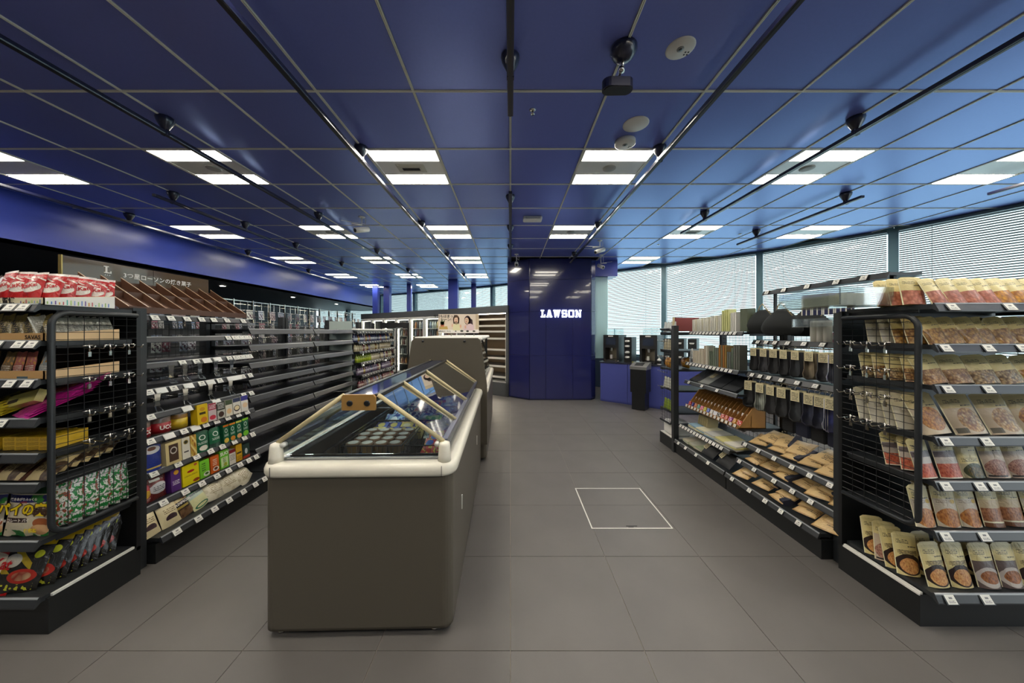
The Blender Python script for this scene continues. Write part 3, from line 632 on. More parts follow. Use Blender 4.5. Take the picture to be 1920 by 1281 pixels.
# ================================================================ PRODUCT SHAPES
def bag(name, m, w_, h, d, kind='pouch', seed=0, nx=7, nz=9, crumple=1.0):
    rr = random.Random(seed); mb = MB(); us = [i / nx for i in range(nx + 1)]; vs_ = [j / nz for j in range(nz + 1)]
    nzv = {}
    def depth(u, v):
        c = max(0, 1 - abs(2 * u - 1) ** 2.4)
        if kind == 'pouch': pv = (max(0, 1 - v / .92) ** .55 * .95 + .03) if v < .92 else .02
        elif kind == 'pillow': pv = max(0, math.sin(math.pi * min(1, max(0, (v - .06) / .88)))) ** .5 + .02
        else: pv = max(0, math.sin(math.pi * v)) ** .4
        return d / 2 * (c ** .6) * pv
    for side in (-1, 1):
        g = []
        for v in vs_:
            for u in us:
                wv = w_ * (1 - (.05 * math.sin(math.pi * v) if kind == 'pillow' else .03 * (1 - v)))
                n_ = rr.uniform(-1, 1) * .0022 * crumple if 0 < u < 1 and 0 < v < 1 else 0
                dd = depth(u, v) + n_
                if side == 1 and kind == 'pouch': dd *= .8
                x = (u - .5) * wv; z = v * h
                if v in (0, 1) and kind == 'pillow': z += .003 * math.sin(u * 40)
                if kind == 'pouch' and v == 1: z -= .012 * abs(2 * u - 1) ** 6
                g.append((x, side * max(.0004, dd), z))
        fs = []; uvs = []
        for j in range(nz + 1):
            for i in range(nx + 1): uvs.append((us[i] + (0 if side == -1 else 2), vs_[j]))
        for j in range(nz):
            for i in range(nx):
                a = j * (nx + 1) + i; q = (a, a + 1, a + nx + 2, a + nx + 1); fs.append(q if side == -1 else q[::-1])
        mb.add(g, fs, 0, True, uvs)
    return mb.mesh(name, m)
def carton(name, m, w_, d, h, bev=.002):
    mb = MB(); mb.box(-w_ / 2, w_ / 2, -d / 2, d / 2, 0, h, bev=0)
    for k, f in enumerate(mb.f):
        if k == 2: mb.uv[k] = [(0, 0), (1, 0), (1, 1), (0, 1)]
        elif k in (3, 5): mb.uv[k] = [(2, 0), (3, 0), (3, 1), (2, 1)]
        elif k == 1: mb.uv[k] = [(2, 2), (3, 2), (3, 3), (2, 3)]
    return mb.mesh(name, m)
CNT = {}
def item(me, name, fr, s, t, z, label, cat, group=None, tilt=0, yaw=0, roll=0, kids=()):
    o = bpy.data.objects.new(name, me); M = fr.place(s, t, z, D(tilt), D(yaw), D(roll)) if isinstance(fr, Fr) else fr @ Matrix.Translation((s, -t, z)) @ rotz(D(yaw)) @ Matrix.Rotation(D(tilt), 4, 'X') @ Matrix.Rotation(D(roll), 4, 'Y')
    link(o, None, M); tag(o, label, cat, group)
    for kn, km, kM in kids: inst(kn, km, o, kM)
    return o
TM = Matrix.Translation
CRM = (228, 212, 152)      # cream of the pouches
INK = (48, 44, 38)
hdr = [('T', .12, .62, .74, .84, 3, INK), ('T', .55, .9, .66, .71, 1, INK)]
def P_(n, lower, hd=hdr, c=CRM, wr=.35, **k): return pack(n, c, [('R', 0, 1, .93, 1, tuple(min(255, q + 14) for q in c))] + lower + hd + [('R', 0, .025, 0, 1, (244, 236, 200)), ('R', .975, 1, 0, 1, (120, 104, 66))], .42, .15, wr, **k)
mp = {
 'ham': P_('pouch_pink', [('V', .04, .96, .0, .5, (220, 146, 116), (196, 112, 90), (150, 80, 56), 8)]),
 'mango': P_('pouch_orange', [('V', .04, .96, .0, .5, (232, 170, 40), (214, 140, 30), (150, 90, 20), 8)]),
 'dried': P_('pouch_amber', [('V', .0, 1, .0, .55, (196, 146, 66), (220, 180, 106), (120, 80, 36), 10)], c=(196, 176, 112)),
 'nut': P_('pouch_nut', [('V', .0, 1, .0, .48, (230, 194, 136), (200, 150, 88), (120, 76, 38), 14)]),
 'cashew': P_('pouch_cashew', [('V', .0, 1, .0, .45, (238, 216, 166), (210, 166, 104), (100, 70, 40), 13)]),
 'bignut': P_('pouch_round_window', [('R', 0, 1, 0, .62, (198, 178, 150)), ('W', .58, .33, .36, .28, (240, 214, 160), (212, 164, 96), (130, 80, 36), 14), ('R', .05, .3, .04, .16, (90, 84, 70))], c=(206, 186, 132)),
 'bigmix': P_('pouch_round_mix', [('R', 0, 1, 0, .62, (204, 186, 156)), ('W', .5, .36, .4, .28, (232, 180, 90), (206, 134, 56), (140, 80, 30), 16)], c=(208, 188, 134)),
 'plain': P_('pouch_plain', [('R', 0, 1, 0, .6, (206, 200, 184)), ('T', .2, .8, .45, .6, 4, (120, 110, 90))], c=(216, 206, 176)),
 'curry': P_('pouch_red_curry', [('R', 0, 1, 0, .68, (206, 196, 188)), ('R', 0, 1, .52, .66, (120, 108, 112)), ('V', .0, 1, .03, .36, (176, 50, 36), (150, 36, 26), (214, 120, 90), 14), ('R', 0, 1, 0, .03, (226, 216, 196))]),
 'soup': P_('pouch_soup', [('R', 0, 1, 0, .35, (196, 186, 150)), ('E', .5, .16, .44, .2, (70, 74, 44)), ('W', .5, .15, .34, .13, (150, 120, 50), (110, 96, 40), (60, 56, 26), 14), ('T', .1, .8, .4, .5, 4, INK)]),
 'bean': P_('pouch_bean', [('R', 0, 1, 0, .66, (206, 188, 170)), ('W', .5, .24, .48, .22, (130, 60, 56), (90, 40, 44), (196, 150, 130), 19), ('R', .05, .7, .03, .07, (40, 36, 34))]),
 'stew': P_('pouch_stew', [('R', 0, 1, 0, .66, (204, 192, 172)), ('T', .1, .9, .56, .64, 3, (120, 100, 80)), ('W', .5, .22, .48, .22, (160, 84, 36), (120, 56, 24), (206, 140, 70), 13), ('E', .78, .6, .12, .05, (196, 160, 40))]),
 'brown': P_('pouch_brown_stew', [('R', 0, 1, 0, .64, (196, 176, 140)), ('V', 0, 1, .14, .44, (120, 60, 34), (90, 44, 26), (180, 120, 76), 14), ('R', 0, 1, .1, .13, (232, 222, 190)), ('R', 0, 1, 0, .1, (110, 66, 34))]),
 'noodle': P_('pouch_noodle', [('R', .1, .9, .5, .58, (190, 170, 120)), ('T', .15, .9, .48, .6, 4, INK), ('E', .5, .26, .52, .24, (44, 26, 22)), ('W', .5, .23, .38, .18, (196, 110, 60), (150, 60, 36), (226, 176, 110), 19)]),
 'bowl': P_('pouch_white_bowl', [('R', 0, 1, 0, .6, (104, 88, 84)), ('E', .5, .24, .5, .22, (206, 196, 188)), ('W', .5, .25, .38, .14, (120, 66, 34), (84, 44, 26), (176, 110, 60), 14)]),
}
desc = {'ham': 'cream pouch with pink sliced fruit', 'mango': 'cream pouch with orange dried mango', 'dried': 'olive cream pouch of amber dried snacks', 'nut': 'cream pouch of brown nuts', 'cashew': 'cream pouch of pale cashews',
        'bignut': 'large cream pouch with round nut window', 'bigmix': 'large cream pouch with orange nut mix', 'plain': 'whitish plain pouch', 'curry': 'cream pouch printed with red curry', 'soup': 'cream pouch printed with green soup bowl',
        'bean': 'cream pouch printed with dark beans', 'stew': 'cream pouch printed with orange stew', 'brown': 'cream pouch printed with brown stew', 'noodle': 'cream pouch with dark bowl of noodles', 'bowl': 'cream pouch with white bowl of stew'}
bm = {}
def pou(k, w_, h, d, v=0):
    q = (k, w_, h, v)
    if q not in bm: bm[q] = bag('food_pouch', mp[k], w_, h, d, 'pouch', hash_(k) + v * 31)
    return bm[q]
def hash_(s): return sum(ord(c) * (i + 3) for i, c in enumerate(s))
RANK = ['top', 'second', 'third', 'fourth', 'fifth', 'sixth', 'bottom']
def nlab(k, row, j, where='front'):
    if where == 'front': return '%s, %s in front, snack rack %s level' % (desc[k], ordn(j), RANK[row])
    return '%s, %s behind the mesh, snack rack %s level' % (desc[k], ordn(j), RANK[row])
def nrow(row, kinds, s0, ds, w_, h, d, tilt, roll=0, t=.375, jit=.004):
    for j, k in enumerate(kinds):
        item(pou(k, w_, h, d, j % 3), 'food_pouch', fN, s0 + ds * j + R.uniform(-jit, jit), t + R.uniform(-.004, .004), ZN[row] + .001, nlab(k, row, j), 'food pouch', 'cream pouches on the %s level of the snack rack' % RANK[row], tilt, R.uniform(-5, 5), roll + R.uniform(-2, 2))
def nback(row, kinds, t0, dt, w_, h, d, s=.075, tilt=-14):
    for j, k in enumerate(kinds):
        item(pou(k, w_, h, d, j % 3), 'food_pouch', fN, s + R.uniform(-.004, .004), t0 - dt * j, ZN[row] + .001, nlab(k, row, j, 'm'), 'food pouch', 'cream pouches behind the snack rack mesh', tilt, R.uniform(-18, -6), R.uniform(-3, 3))
nrow(0, ['ham', 'ham', 'ham', 'ham', 'mango', 'mango', 'mango', 'mango', 'mango', 'mango'], .12, .082, .1, .145, .035, -20, -7)
nback(0, ['ham', 'ham', 'ham'], .34, .055, .1, .15, .035, .03)
nrow(1, ['dried'] * 10, .11, .083, .105, .145, .035, -20, -8)
nback(1, ['dried', 'dried', 'plain', 'plain'], .33, .06, .1, .145, .035)
nrow(2, ['nut', 'nut', 'cashew', 'cashew', 'mango', 'nut', 'cashew'], .09, .125, .125, .15, .04, -22, -6)
nback(2, ['nut', 'cashew', 'nut', 'cashew'], .32, .065, .11, .14, .04)
nrow(3, ['bigmix', 'bignut', 'bignut', 'bigmix', 'bignut'], .095, .168, .165, .205, .05, -22, -4)
nback(3, ['plain'] * 4, .3, .06, .13, .19, .04)
nrow(4, ['curry', 'curry', 'soup', 'bean', 'bean', 'curry', 'soup'], .045, .118, .108, .185, .04, -14, -2)
nback(4, ['curry', 'curry'], .3, .07, .1, .17, .04)
nrow(5, ['stew', 'stew', 'stew', 'brown', 'brown', 'stew', 'brown', 'stew'], .04, .11, .108, .19, .04, -12, 0)
nrow(6, ['noodle', 'noodle', 'bowl', 'bowl', 'noodle', 'bowl', 'noodle'], .105, .118, .112, .195, .045, -12, 0)
nback(6, ['noodle', 'noodle', 'bean', 'noodle'], .3, .05, .1, .2, .04, .05, -10)
for row, kk, w_ in ((5, 'brown', .108), (6, 'noodle', .112)):
    for j in range(5):
        item(pou(kk, w_, .2, .04, j % 3), 'food_pouch', fN, .16 + .125 * j, .29, ZN[row] + .001, '%s, %s in second line, snack rack %s level' % (desc[kk], ordn(j), RANK[row]), 'food pouch', 'second line pouches on the snack rack', -10, R.uniform(-6, 6))

# ================================================================ CHOCOLATE END RACK
RED = (186, 28, 30); m_inkw = mat('print_white', (240, 236, 228), .5); m_inkk = mat('print_black', (20, 18, 18), .5); m_inkr = mat('print_red', (190, 24, 28), .5); m_inky = mat('print_yellow', (244, 214, 20), .5); m_inkb = mat('print_brown', (70, 44, 26), .5); m_inkg = mat('print_green', (20, 110, 60), .5)
kk = pack('wafer_red', RED, [('S', 0, 1, .7, .8, (232, 226, 214), 2, 7, .3), ('E', .48, .5, .46, .17, (236, 230, 218)), ('V', .1, .9, 0, .16, (150, 120, 60), (110, 70, 30), (180, 150, 90), 7), ('R', 0, 1, .93, 1, (220, 210, 206)), ('T', .1, .9, .8, .88, 2, (236, 230, 220))], .3, .4, .5)
sk = pack('bar_navy', (70, 50, 44), [('R', 0.15, .85, .05, .95, (232, 232, 240))], .3, .4, .4)
BK = bag('wafer_bag', kk, .085, .16, .035, 'pillow', 3, 6, 8); BS = bag('nougat_bar', sk, .035, .14, .02, 'pillow', 5, 4, 6)
tk = textmesh('KitKat', .026, m_inkr, .0009); ts = textmesh('SNICKERS', .024, mat('print_navy', (34, 40, 120), .5), .0006)
i = 0
for (s, t, yaw, roll) in [(.705, .365, 0, -8), (.765, .365, 4, -3), (.82, .362, -8, -4), (.86, .34, 30, 3), (.87, .29, 40, 4), (.875, .24, 40, 2), (.88, .19, 35, 3), (.885, .14, 35, -3)]:
    item(BK, 'wafer_bag', fC, s, t, 1.562, 'red wafer chocolate bag standing in the card tray, %s toward the post' % ordn(i), 'chocolate bag', 'red wafer bags in the card tray', -14 + R.uniform(-4, 4), yaw + R.uniform(-12, 12), roll + R.uniform(-5, 5), [('lettering', tk, TM((0, -.0195, .085)) @ Matrix.Rotation(D(-14), 4, 'Y'))]); i += 1
for j, (s, roll) in enumerate([(.635, 14), (.66, -8), (.6, -12)]):
    item(BS, 'nougat_bar', fC, s, .36, 1.562, 'navy and white striped nougat bar, %s among the bars beside the red bags' % ordn(j), 'chocolate bar', 'striped nougat bars', -8, 0, roll, [('lettering', ts, TM((0, -.0125, .07)) @ Matrix.Rotation(D(-80), 4, 'Y') @ Matrix.Diagonal((.72, 1, 1, 1)))])
orp = pack('bar_orange', [(150, 84, 40), (120, 120, 60), (190, 120, 60), (90, 70, 60)], [('Q', .1, .9, .2, .9, (214, 190, 150), 4)], .3, .4, .5); BO = bag('snack_bag', orp, .07, .15, .03, 'pillow', 8, 5, 7)
for j in range(7): item(BO, 'snack_bag', fC, .09 + j * .075, .355, 1.562, 'orange and brown snack bag, %s along the chocolate rack top tray' % ordn(j), 'snack bag', 'brown snack bags in the top tray', -12, R.uniform(-6, 6), R.uniform(-6, 6))
def tray(name, y0, y1, x0, x1, z, h, cA, label, front=None, h2=None):
    t = thing(name, ((x0 + x1) / 2, (y0 + y1) / 2, z), label, 'tray'); mb = MB(); h2 = h2 or h; th = .004
    mb.box(x0, x1, y0, y1, z, z + .004); part('tray_floor', mb, cA, t)
    mb = MB(); mb.box(x0, x1, y0, y0 + th, z, z + h); f_ = part('front_wall', mb, cA, t)
    mb = MB(); mb.prism([(y0, z), (y1, z), (y1, z + h2), (y0, z + h)], 'x', x1 - th, x1); s_ = part('side_wall', mb, cA, t)
    mb = MB(); mb.prism([(y0, z), (y1, z), (y1, z + h2), (y0, z + h)], 'x', x0, x0 + th); part('side_wall', mb, cA, t)
    return t, f_, s_
m_card = mat('card_cream', (226, 214, 180), .6); m_wood = mat('tray_wood_print', (200, 158, 104), .55, noise=.12, nscale=12); m_woodl = mat('tray_pale_print', (222, 190, 146), .55, noise=.1, nscale=10)
t, f_, s_ = tray('card_tray', 1.497, 1.765, -3.06, -2.19, 1.556, .033, m_card, 'cream card tray with a rainbow bar pattern on its white side', h2=.068)
mb = MB(); mb.prism([(1.5, 1.557), (1.764, 1.557), (1.764, 1.621), (1.5, 1.588)], 'x', -2.19, -2.188); part('side_sheet', mb, m_white, t, label='white printed side sheet')
cols = [(150, 190, 100), (90, 130, 200), (110, 80, 160), (220, 150, 60), (200, 100, 110), (90, 180, 170), (180, 210, 120), (150, 170, 220)]
for q in range(26):
    mb = MB(); hh = R.uniform(.008, .026)
    if q < 18: y = 1.505 + q * .0135; mb.box(-2.1875, -2.187, y, y + .004, 1.56, 1.56 + hh)
    else: x = -2.3 + (q - 18) * .013; mb.box(x, x + .004, 1.4962, 1.4968, 1.56, 1.56 + min(hh, .02))
    part('rainbow_bar', mb, mat('bar_%d' % (q % 8), cols[q % 8], .6), t)
inst('lettering', textmesh('がんばる新習慣', .03, m_inkk, .0012), t, WM[t.name].inverted() @ TM((-2.43, 1.4955, 1.573)))
tray_defs = [(1.385, .037, .058, m_wood, 'tray with wood print holding gold protein bars, marked on its front'), (1.204, .04, .06, m_wood, 'tray with wood print holding mixed cereal bars')]
for q, (z, h, h2, mm, lb) in enumerate(tray_defs):
    t, f_, s_ = tray('bar_tray', 1.5, 1.79, -3.06, -2.195, z, h, mm, lb, h2=h2)
    mb = MB(); mb.prism([(1.506, z), (1.789, z), (1.789, z + h2 - .001), (1.506, z + h)], 'x', -2.195, -2.1935); part('side_sheet', mb, m_woodl, t)
    if q == 0: inst('lettering', textmesh('SAVAS', .026, m_inkk, .0006), t, WM[t.name].inverted() @ TM((-2.245, 1.4985, z + .017)))
    else: mb = MB(); mb.box(-2.32, -2.27, 1.4985, 1.4995, z + .004, z + .014); part('colour_mark', mb, mat('mark_blue', (90, 110, 120), .5), t)
sv = pack('bar_gold', [(196, 150, 40), (170, 150, 90), (120, 96, 60)], [('R', 0, .12, 0, 1, (90, 70, 40)), ('T', .2, .9, .25, .8, 7, (40, 30, 20))], .28, .5, .5)
gy = pack('bar_silver', (156, 154, 140), [('T', .2, .8, .2, .8, 8, (100, 96, 84)), ('R', 0, .1, 0, 1, (225, 225, 215))], .28, .5, .6)
mx = pack('bar_mix', [(96, 74, 52), (60, 60, 58), (120, 96, 60), (156, 166, 170), (176, 96, 84)], [('Q', 0, 1, .5, .8, (196, 140, 60), 5), ('T', .2, .9, .2, .5, 4, (220, 214, 200))], .28, .5, .5)
BG = bag('protein_bar', sv, .06, .13, .022, 'pillow', 11, 5, 7); BY = bag('cereal_bar', gy, .05, .12, .02, 'pillow', 12, 5, 7); BX = bag('mixed_bar', mx, .05, .125, .02, 'pillow', 13, 5, 7)
tsv = textmesh('SAVAS', .026, m_inkk, .0006)
for j in range(13):
    item(BG, 'protein_bar', fC, .16 + j * .06, .365, 1.39, 'gold protein bar leaning sideways, %s on the chocolate rack second level' % ordn(j), 'protein bar', 'gold protein bars', -18, 0, -14, [('lettering', tsv, TM((0, -.0125, .065)) @ Matrix.Rotation(D(62), 4, 'Y'))] if j >= 9 else ())
    item(BX, 'mixed_bar', fC, .16 + j * .06, .365, 1.209, 'mixed colour cereal bar, %s along the third level of the chocolate rack' % ordn(j), 'cereal bar', 'mixed cereal bars', -12, 0, R.uniform(-10, 4))
for j in range(10):
    item(BY, 'cereal_bar', fC, .885, .345 - j * .027, 1.39, 'silver grey cereal bar, %s in the side file behind the mesh' % ordn(j), 'cereal bar', 'silver cereal bars behind the mesh', -14, 62, -14)
# flat packs, level four and below
yw = pack('pack_yellow', (220, 180, 40), [('T', .1, .9, .1, .9, 9, (120, 80, 20)), ('R', 0, 1, .0, .04, (240, 200, 60))], .3, .5, .5)
mgp = pack('pack_magenta', (186, 40, 140), [('R', .15, .85, .1, .8, (206, 90, 90)), ('Q', .15, .85, .1, .8, (226, 150, 100), 6)], .28, .5, .6)
kh = pack('pack_khaki', (206, 196, 110), [('R', .05, .4, .3, .6, (60, 50, 40))], .4, .3, .2)
yl = pack('pack_yellow_thin', (226, 206, 60), [('Q', .1, .9, .1, .9, (110, 90, 30), 5)], .3, .4, .5)
bmg = bag('chocolate_pack', mgp, .17, .22, .02, 'pillow', 21, 7, 8); byl = bag('yellow_pack', yl, .15, .2, .018, 'pillow', 22, 6, 7); byw = carton('yellow_bar_box', yw, .055, .16, .02)
for j in range(7): item(bmg, 'chocolate_pack', fC, .8 - .004 * j, .38 - .016 * j, 1.026 + .013 * j, 'magenta flat chocolate pack, %s from the bottom of the slanted pile' % ordn(j), 'chocolate pack', 'magenta packs in a slanted pile', -62, -20 + R.uniform(-4, 4), 4)
for j in range(4): item(byl, 'yellow_pack', fC, .62 - .004 * j, .38 - .006 * j, 1.026 + .012 * j, 'bright yellow flat pack, %s from the bottom beside the magenta pile' % ordn(j), 'snack pack', 'yellow packs beside the magenta pile', -74, 4 + j)
item(carton('chocolate_carton', kh, .19, .03, .06), 'chocolate_carton', fC, .74, .33, 1.07, 'pale khaki carton lying across the yellow and magenta packs', 'carton', None, -25, -14, -16)
for j in range(4): item(byl, 'yellow_pack', fC, .3 - .004 * j, .38, 1.026 + .012 * j, 'bright yellow flat pack, %s from the bottom of the farther pile' % ordn(j), 'snack pack', 'yellow packs in the farther pile', -76, -5)
k_ = 0
for lev in range(3):
    for j in range(13):
        item(byw, 'yellow_bar_box', fC, .17 + j * .0575, .27, .86 + lev * .0205, 'golden yellow bar box, %s in the %s layer of the fifth level' % (ordn(j), ['bottom', 'middle', 'upper'][lev]), 'chocolate box', 'golden bar boxes', 0, 14 if j > 8 else 0); k_ += 1
bnp = pack('pack_brown_cream', (206, 186, 136), [('R', 0, .2, 0, 1, (92, 52, 36)), ('E', .85, .3, .28, .45, (92, 72, 56)), ('W', .85, .3, .22, .3, (120, 96, 70), (150, 130, 100), (60, 44, 36), 7), ('R', .86, 1, 0, .3, (206, 186, 136))], .32, .4, .4)
bbr = bag('chocolate_bran_pack', bnp, .15, .13, .02, 'pillow', 25, 6, 6)
t80 = textmesh('80', .036, m_inkb, .001); tcal = textmesh('カロリー\nブラン', .02, m_inkb, .0006)
for j in range(6): item(bbr, 'bran_pack', fC, .1 + j * .152, .375, .724, 'cream and brown 80 calorie bran pack, %s along the sixth level' % ordn(j), 'snack pack', 'bran packs on the sixth level', -50, 0, 0, [('lettering', t80, TM((-.01, -.012, .1))), ('lettering', tcal, TM((0, -.0125, .06)))])
for j in range(5): item(bbr, 'bran_pack', fC, .83, .33 - j * .045, .735 + j * .006, 'brown bran pack seen edge on behind the mesh, %s in line' % ordn(j), 'snack pack', 'bran packs behind the mesh', -62, 24)
pie = pack('pie_bag', (226, 214, 186), [('Q', 0, 1, 0, .14, (40, 120, 50), 4, .48), ('R', 0, 1, .86, 1, (30, 70, 40)), ('S', 0, 1, .7, .84, (40, 40, 110), .0, 1, .99), ('Q', .6, 1, .66, .84, (60, 140, 60), 7, .5), ('E', .86, .28, .13, .1, (176, 96, 50)), ('W', .84, .14, .17, .11, (196, 120, 60), (150, 80, 40), (226, 180, 130), 5), ('R', .1, .62, .3, .4, (60, 36, 30))], .3, .5, .45)
pis = pack('pie_bag_side', (222, 222, 216), [('Q', 0, 1, 0, 1, (34, 130, 60), 11, .52), ('V', .25, .75, .1, .9, (222, 222, 216), (222, 222, 216), (222, 222, 216), 3), ('Q', .1, .8, 0, 1, (150, 70, 40), 8, .54), ('Q', 0, 1, 0, 1, (34, 130, 60), 14, .58)], .3, .5, .45)
bpi = bag('pie_bag', pie, .215, .225, .05, 'pillow', 31, 9, 10, .6); bps = bag('pie_bag', pis, .13, .225, .045, 'pillow', 32, 6, 9)
tp = textmesh('パイの実', .058, m_inky, .0022); tpo = textmesh('パイの実', .058, m_inkb, .0058); tc1 = textmesh('チョコレート パイ', .017, m_inkw, .0005); tc2 = textmesh('焼きあがりふっくら', .014, m_inkw, .0005); tc3 = textmesh('LOTTE', .011, m_inkr, .0004); tc4 = textmesh('個包装', .02, m_inky, .0006)
pk = [('lettering', tpo, TM((0, -.0272, .125))), ('lettering', tp, TM((0, -.0276, .125))), ('lettering', tc1, TM((-.03, -.0262, .078))), ('lettering', tc2, TM((0, -.0265, .173))), ('lettering', tc3, TM((0, -.0265, .159))), ('lettering', tc4, TM((.05, -.024, .032)))]
for j in range(4): item(bpi, 'pie_bag', fC, .8 - j * .222, .36, .456, 'cream pie snack bag with yellow Japanese lettering, %s from the mesh' % ordn(j), 'snack bag', 'pie bags with yellow lettering', -7, 0, 0, pk)
for j in range(5): item(bps, 'pie_bag', fC, .862 - .004 * j, .285 - j * .056, .456, 'green and white pie bag behind the mesh, %s from the front' % ordn(j), 'snack bag', 'pie bags behind the mesh', -4, 48, 0)
kbg = pack('big_red_bag', (176, 26, 28), [('E', .5, .5, .6, .22, (226, 214, 190)), ('V', .1, .9, 0, .22, (170, 140, 60), (120, 80, 40), (200, 170, 110), 6)], .28, .5, .5)
tv = pack('black_yellow_bag', (30, 28, 24), [('R', 0, 1, .84, .97, (176, 146, 20)), ('S', 0, .75, .35, .75, (176, 150, 30), 1.5, 2.2, .3), ('E', .8, .68, .09, .07, (200, 206, 40)), ('E', .62, .3, .3, .13, (176, 40, 26)), ('W', .62, .3, .2, .08, (226, 200, 150), (196, 60, 40), (120, 30, 20), 5), ('E', .3, .58, .2, .12, (206, 200, 186)), ('Q', .1, .9, .05, .16, (190, 190, 50), 9)], .25, .6, .6)
bkb = bag('big_wafer_bag', kbg, .22, .24, .06, 'pillow', 41, 8, 9); btv = bag('nut_chocolate_bag', tv, .17, .235, .05, 'pillow', 42, 8, 9)
tkb = textmesh('KitKat', .062, m_inkr, .002)
for j in range(3): item(bkb, 'big_wafer_bag', fC, .62 - j * .225, .375, .19, 'large red wafer bag on the bottom level, %s from the black bags' % ordn(j), 'chocolate bag', 'large red wafer bags', -22, 0, 12, [('lettering', tkb, TM((.0, -.032, .13)) @ Matrix.Rotation(D(-8), 4, 'Y'))])
for j in range(8): item(btv, 'nut_chocolate_bag', fC, .745 + min(j, 1) * .03 + .003 * j, .37 - j * .036, .19, 'black and yellow nut chocolate bag, %s in the leaning line' % ordn(j), 'chocolate bag', 'black and yellow bags', -20, 18 + j * 3, 8)
# ================================================================ COFFEE SHELVES
def ls(x, X):      # photo column -> s on the first shelf unit for a front at X
    return X * 598 / (957 - x) - 1.96
def cbox(me, name, x0, x1, z, label, cat='box', X=2.3, yaw=0, tilt=-4, kids=(), t=None, grp=None):
    s = (ls(x0, X) + ls(x1, X)) / 2
    return item(me, name, fL1, s, (2.75 - X) - .025 if t is None else t, z, label, cat, grp, tilt, yaw, 0, kids)
def wd_(x0, x1, X=2.3): return abs(ls(x1, X) - ls(x0, X)) * .97
jarbody = lambda c, r, h, m: MB().lathe([(r * .93, 0), (r, .006), (r, h * .8), (r * .94, h * .82), (r * .94, h * .86)], 20)
def jar(x0, x1, z, r, h, body, band, lidm, label, txt=None, sq=False):
    s = (ls(x0, 2.3) + ls(x1, 2.3)) / 2; M = fL1.place(s, .42 - r, z)
    o = thing('coffee_jar', M.translation, label, 'jar', rz=fL1.rz); L = Matrix()
    q = MB(); n_ = 20
    q.lathe([(r * .93, 0), (r, .006), (r, h * .82), (r * .95, h * .86)], n_); inst('jar_body', q.mesh('jar_body', body), o)
    q = MB(); q.lathe([(r * 1.01, h * .08), (r * 1.01, h * .6)], n_); inst('paper_label', q.mesh('paper_label', band), o)
    q = MB(); q.lathe([(r * .98, h * .84), (r, h * .87), (r, h), (r * .9, h * 1.01)], n_); inst('lid', q.mesh('lid', lidm), o)
    if txt: inst('lettering', textmesh(txt, r * .62, m_inkw, .0012, warp=lambda co: Vector((r * 1.03 * math.sin(co.x / r), -r * 1.03 * math.cos(co.x / r), co.z)), key=('j', r)), o, TM((0, 0, h * .34)))
m_jarg = mat('jar_smoke', (120, 100, 92), .12, coat=.8); m_redb = mat('label_red', (150, 24, 34), .4)
zA, zB, zC_, zD = .738, .525, .329, .159
jar(268, 298, zA, .055, .125, m_jarg, m_redb, mat('lid_clear', (150, 150, 150), .15), 'smoky coffee jar with red band nearest the post', 'UCC')
jar(303, 339, zA, .058, .13, m_jarg, m_redb, mat('lid_clear', (150, 150, 150), .15), 'smoky coffee jar with red band and white lettering, second from post', 'UCC')
jar(340, 368, zA, .052, .125, mat('jar_amber', (150, 110, 50), .2, coat=.6), pack('label_lemon', (206, 176, 40), [('Q', 5, 6, 5, 6, (90, 70, 30), 5)], .4), m_white, 'amber tub with yellow label and white lid between jars and bag')
def front(nm, c, layers, rough=.4): return pack(nm, c, layers, rough, .2)
boxA = [(371, 391, .145, front('bx_yellow', (222, 190, 30), [('E', .5, .75, .25, .1, (200, 150, 30)), ('R', .2, .8, .48, .6, (60, 50, 20)), ('E', .6, .2, .3, .14, (206, 120, 40))]), 'bright yellow tea bag pack after the amber tub', 'yellow_tea_pack'),
        (392, 407, .135, front('bx_pink', (206, 190, 190), [('R', 0, 1, .62, 1, (166, 60, 80)), ('E', .5, .2, .4, .13, (190, 50, 70)), ('T', .1, .9, .7, .95, 3, (240, 230, 230))]), 'pink and white stick drink box', 'pink_drink_box'),
        (408, 423, .13, front('bx_black', (60, 64, 56), [('R', 0, 1, 0, .5, (190, 190, 180)), ('E', .5, .25, .35, .17, (60, 40, 30)), ('T', .1, .9, .6, .95, 4, (226, 226, 220))]), 'black topped stick coffee box', 'black_coffee_box'),
        (424, 437, .13, front('bx_latte', (222, 216, 200), [('R', 0, 1, .7, 1, (70, 84, 60)), ('E', .5, .3, .35, .16, (226, 190, 140))]), 'white and green topped latte box', 'latte_box'),
        (438, 452, .13, front('bx_cup', (222, 218, 208), [('R', 0, 1, .75, 1, (50, 60, 90)), ('E', .5, .35, .42, .2, (40, 36, 40)), ('E', .5, .37, .33, .14, (230, 214, 170))]), 'white drink box printed with dark cup', 'cup_drink_box'),
        (453, 466, .135, front('bx_blue', (222, 218, 210), [('R', 0, 1, .7, 1, (60, 60, 140)), ('E', .55, .4, .35, .16, (226, 196, 160))]), 'white and violet topped drink box at the row end', 'violet_drink_box')]
for x0, x1, h, m, lb, nm in boxA: cbox(carton(nm, m, wd_(x0, x1), .05, h), nm, x0, x1, zA, lb)
star = lambda: [('E', .5, .68, .24, .12, (220, 230, 220)), ('E', .5, .68, .17, .085, (20, 90, 60)), ('T', .15, .85, .38, .5, 3, (226, 230, 220))]
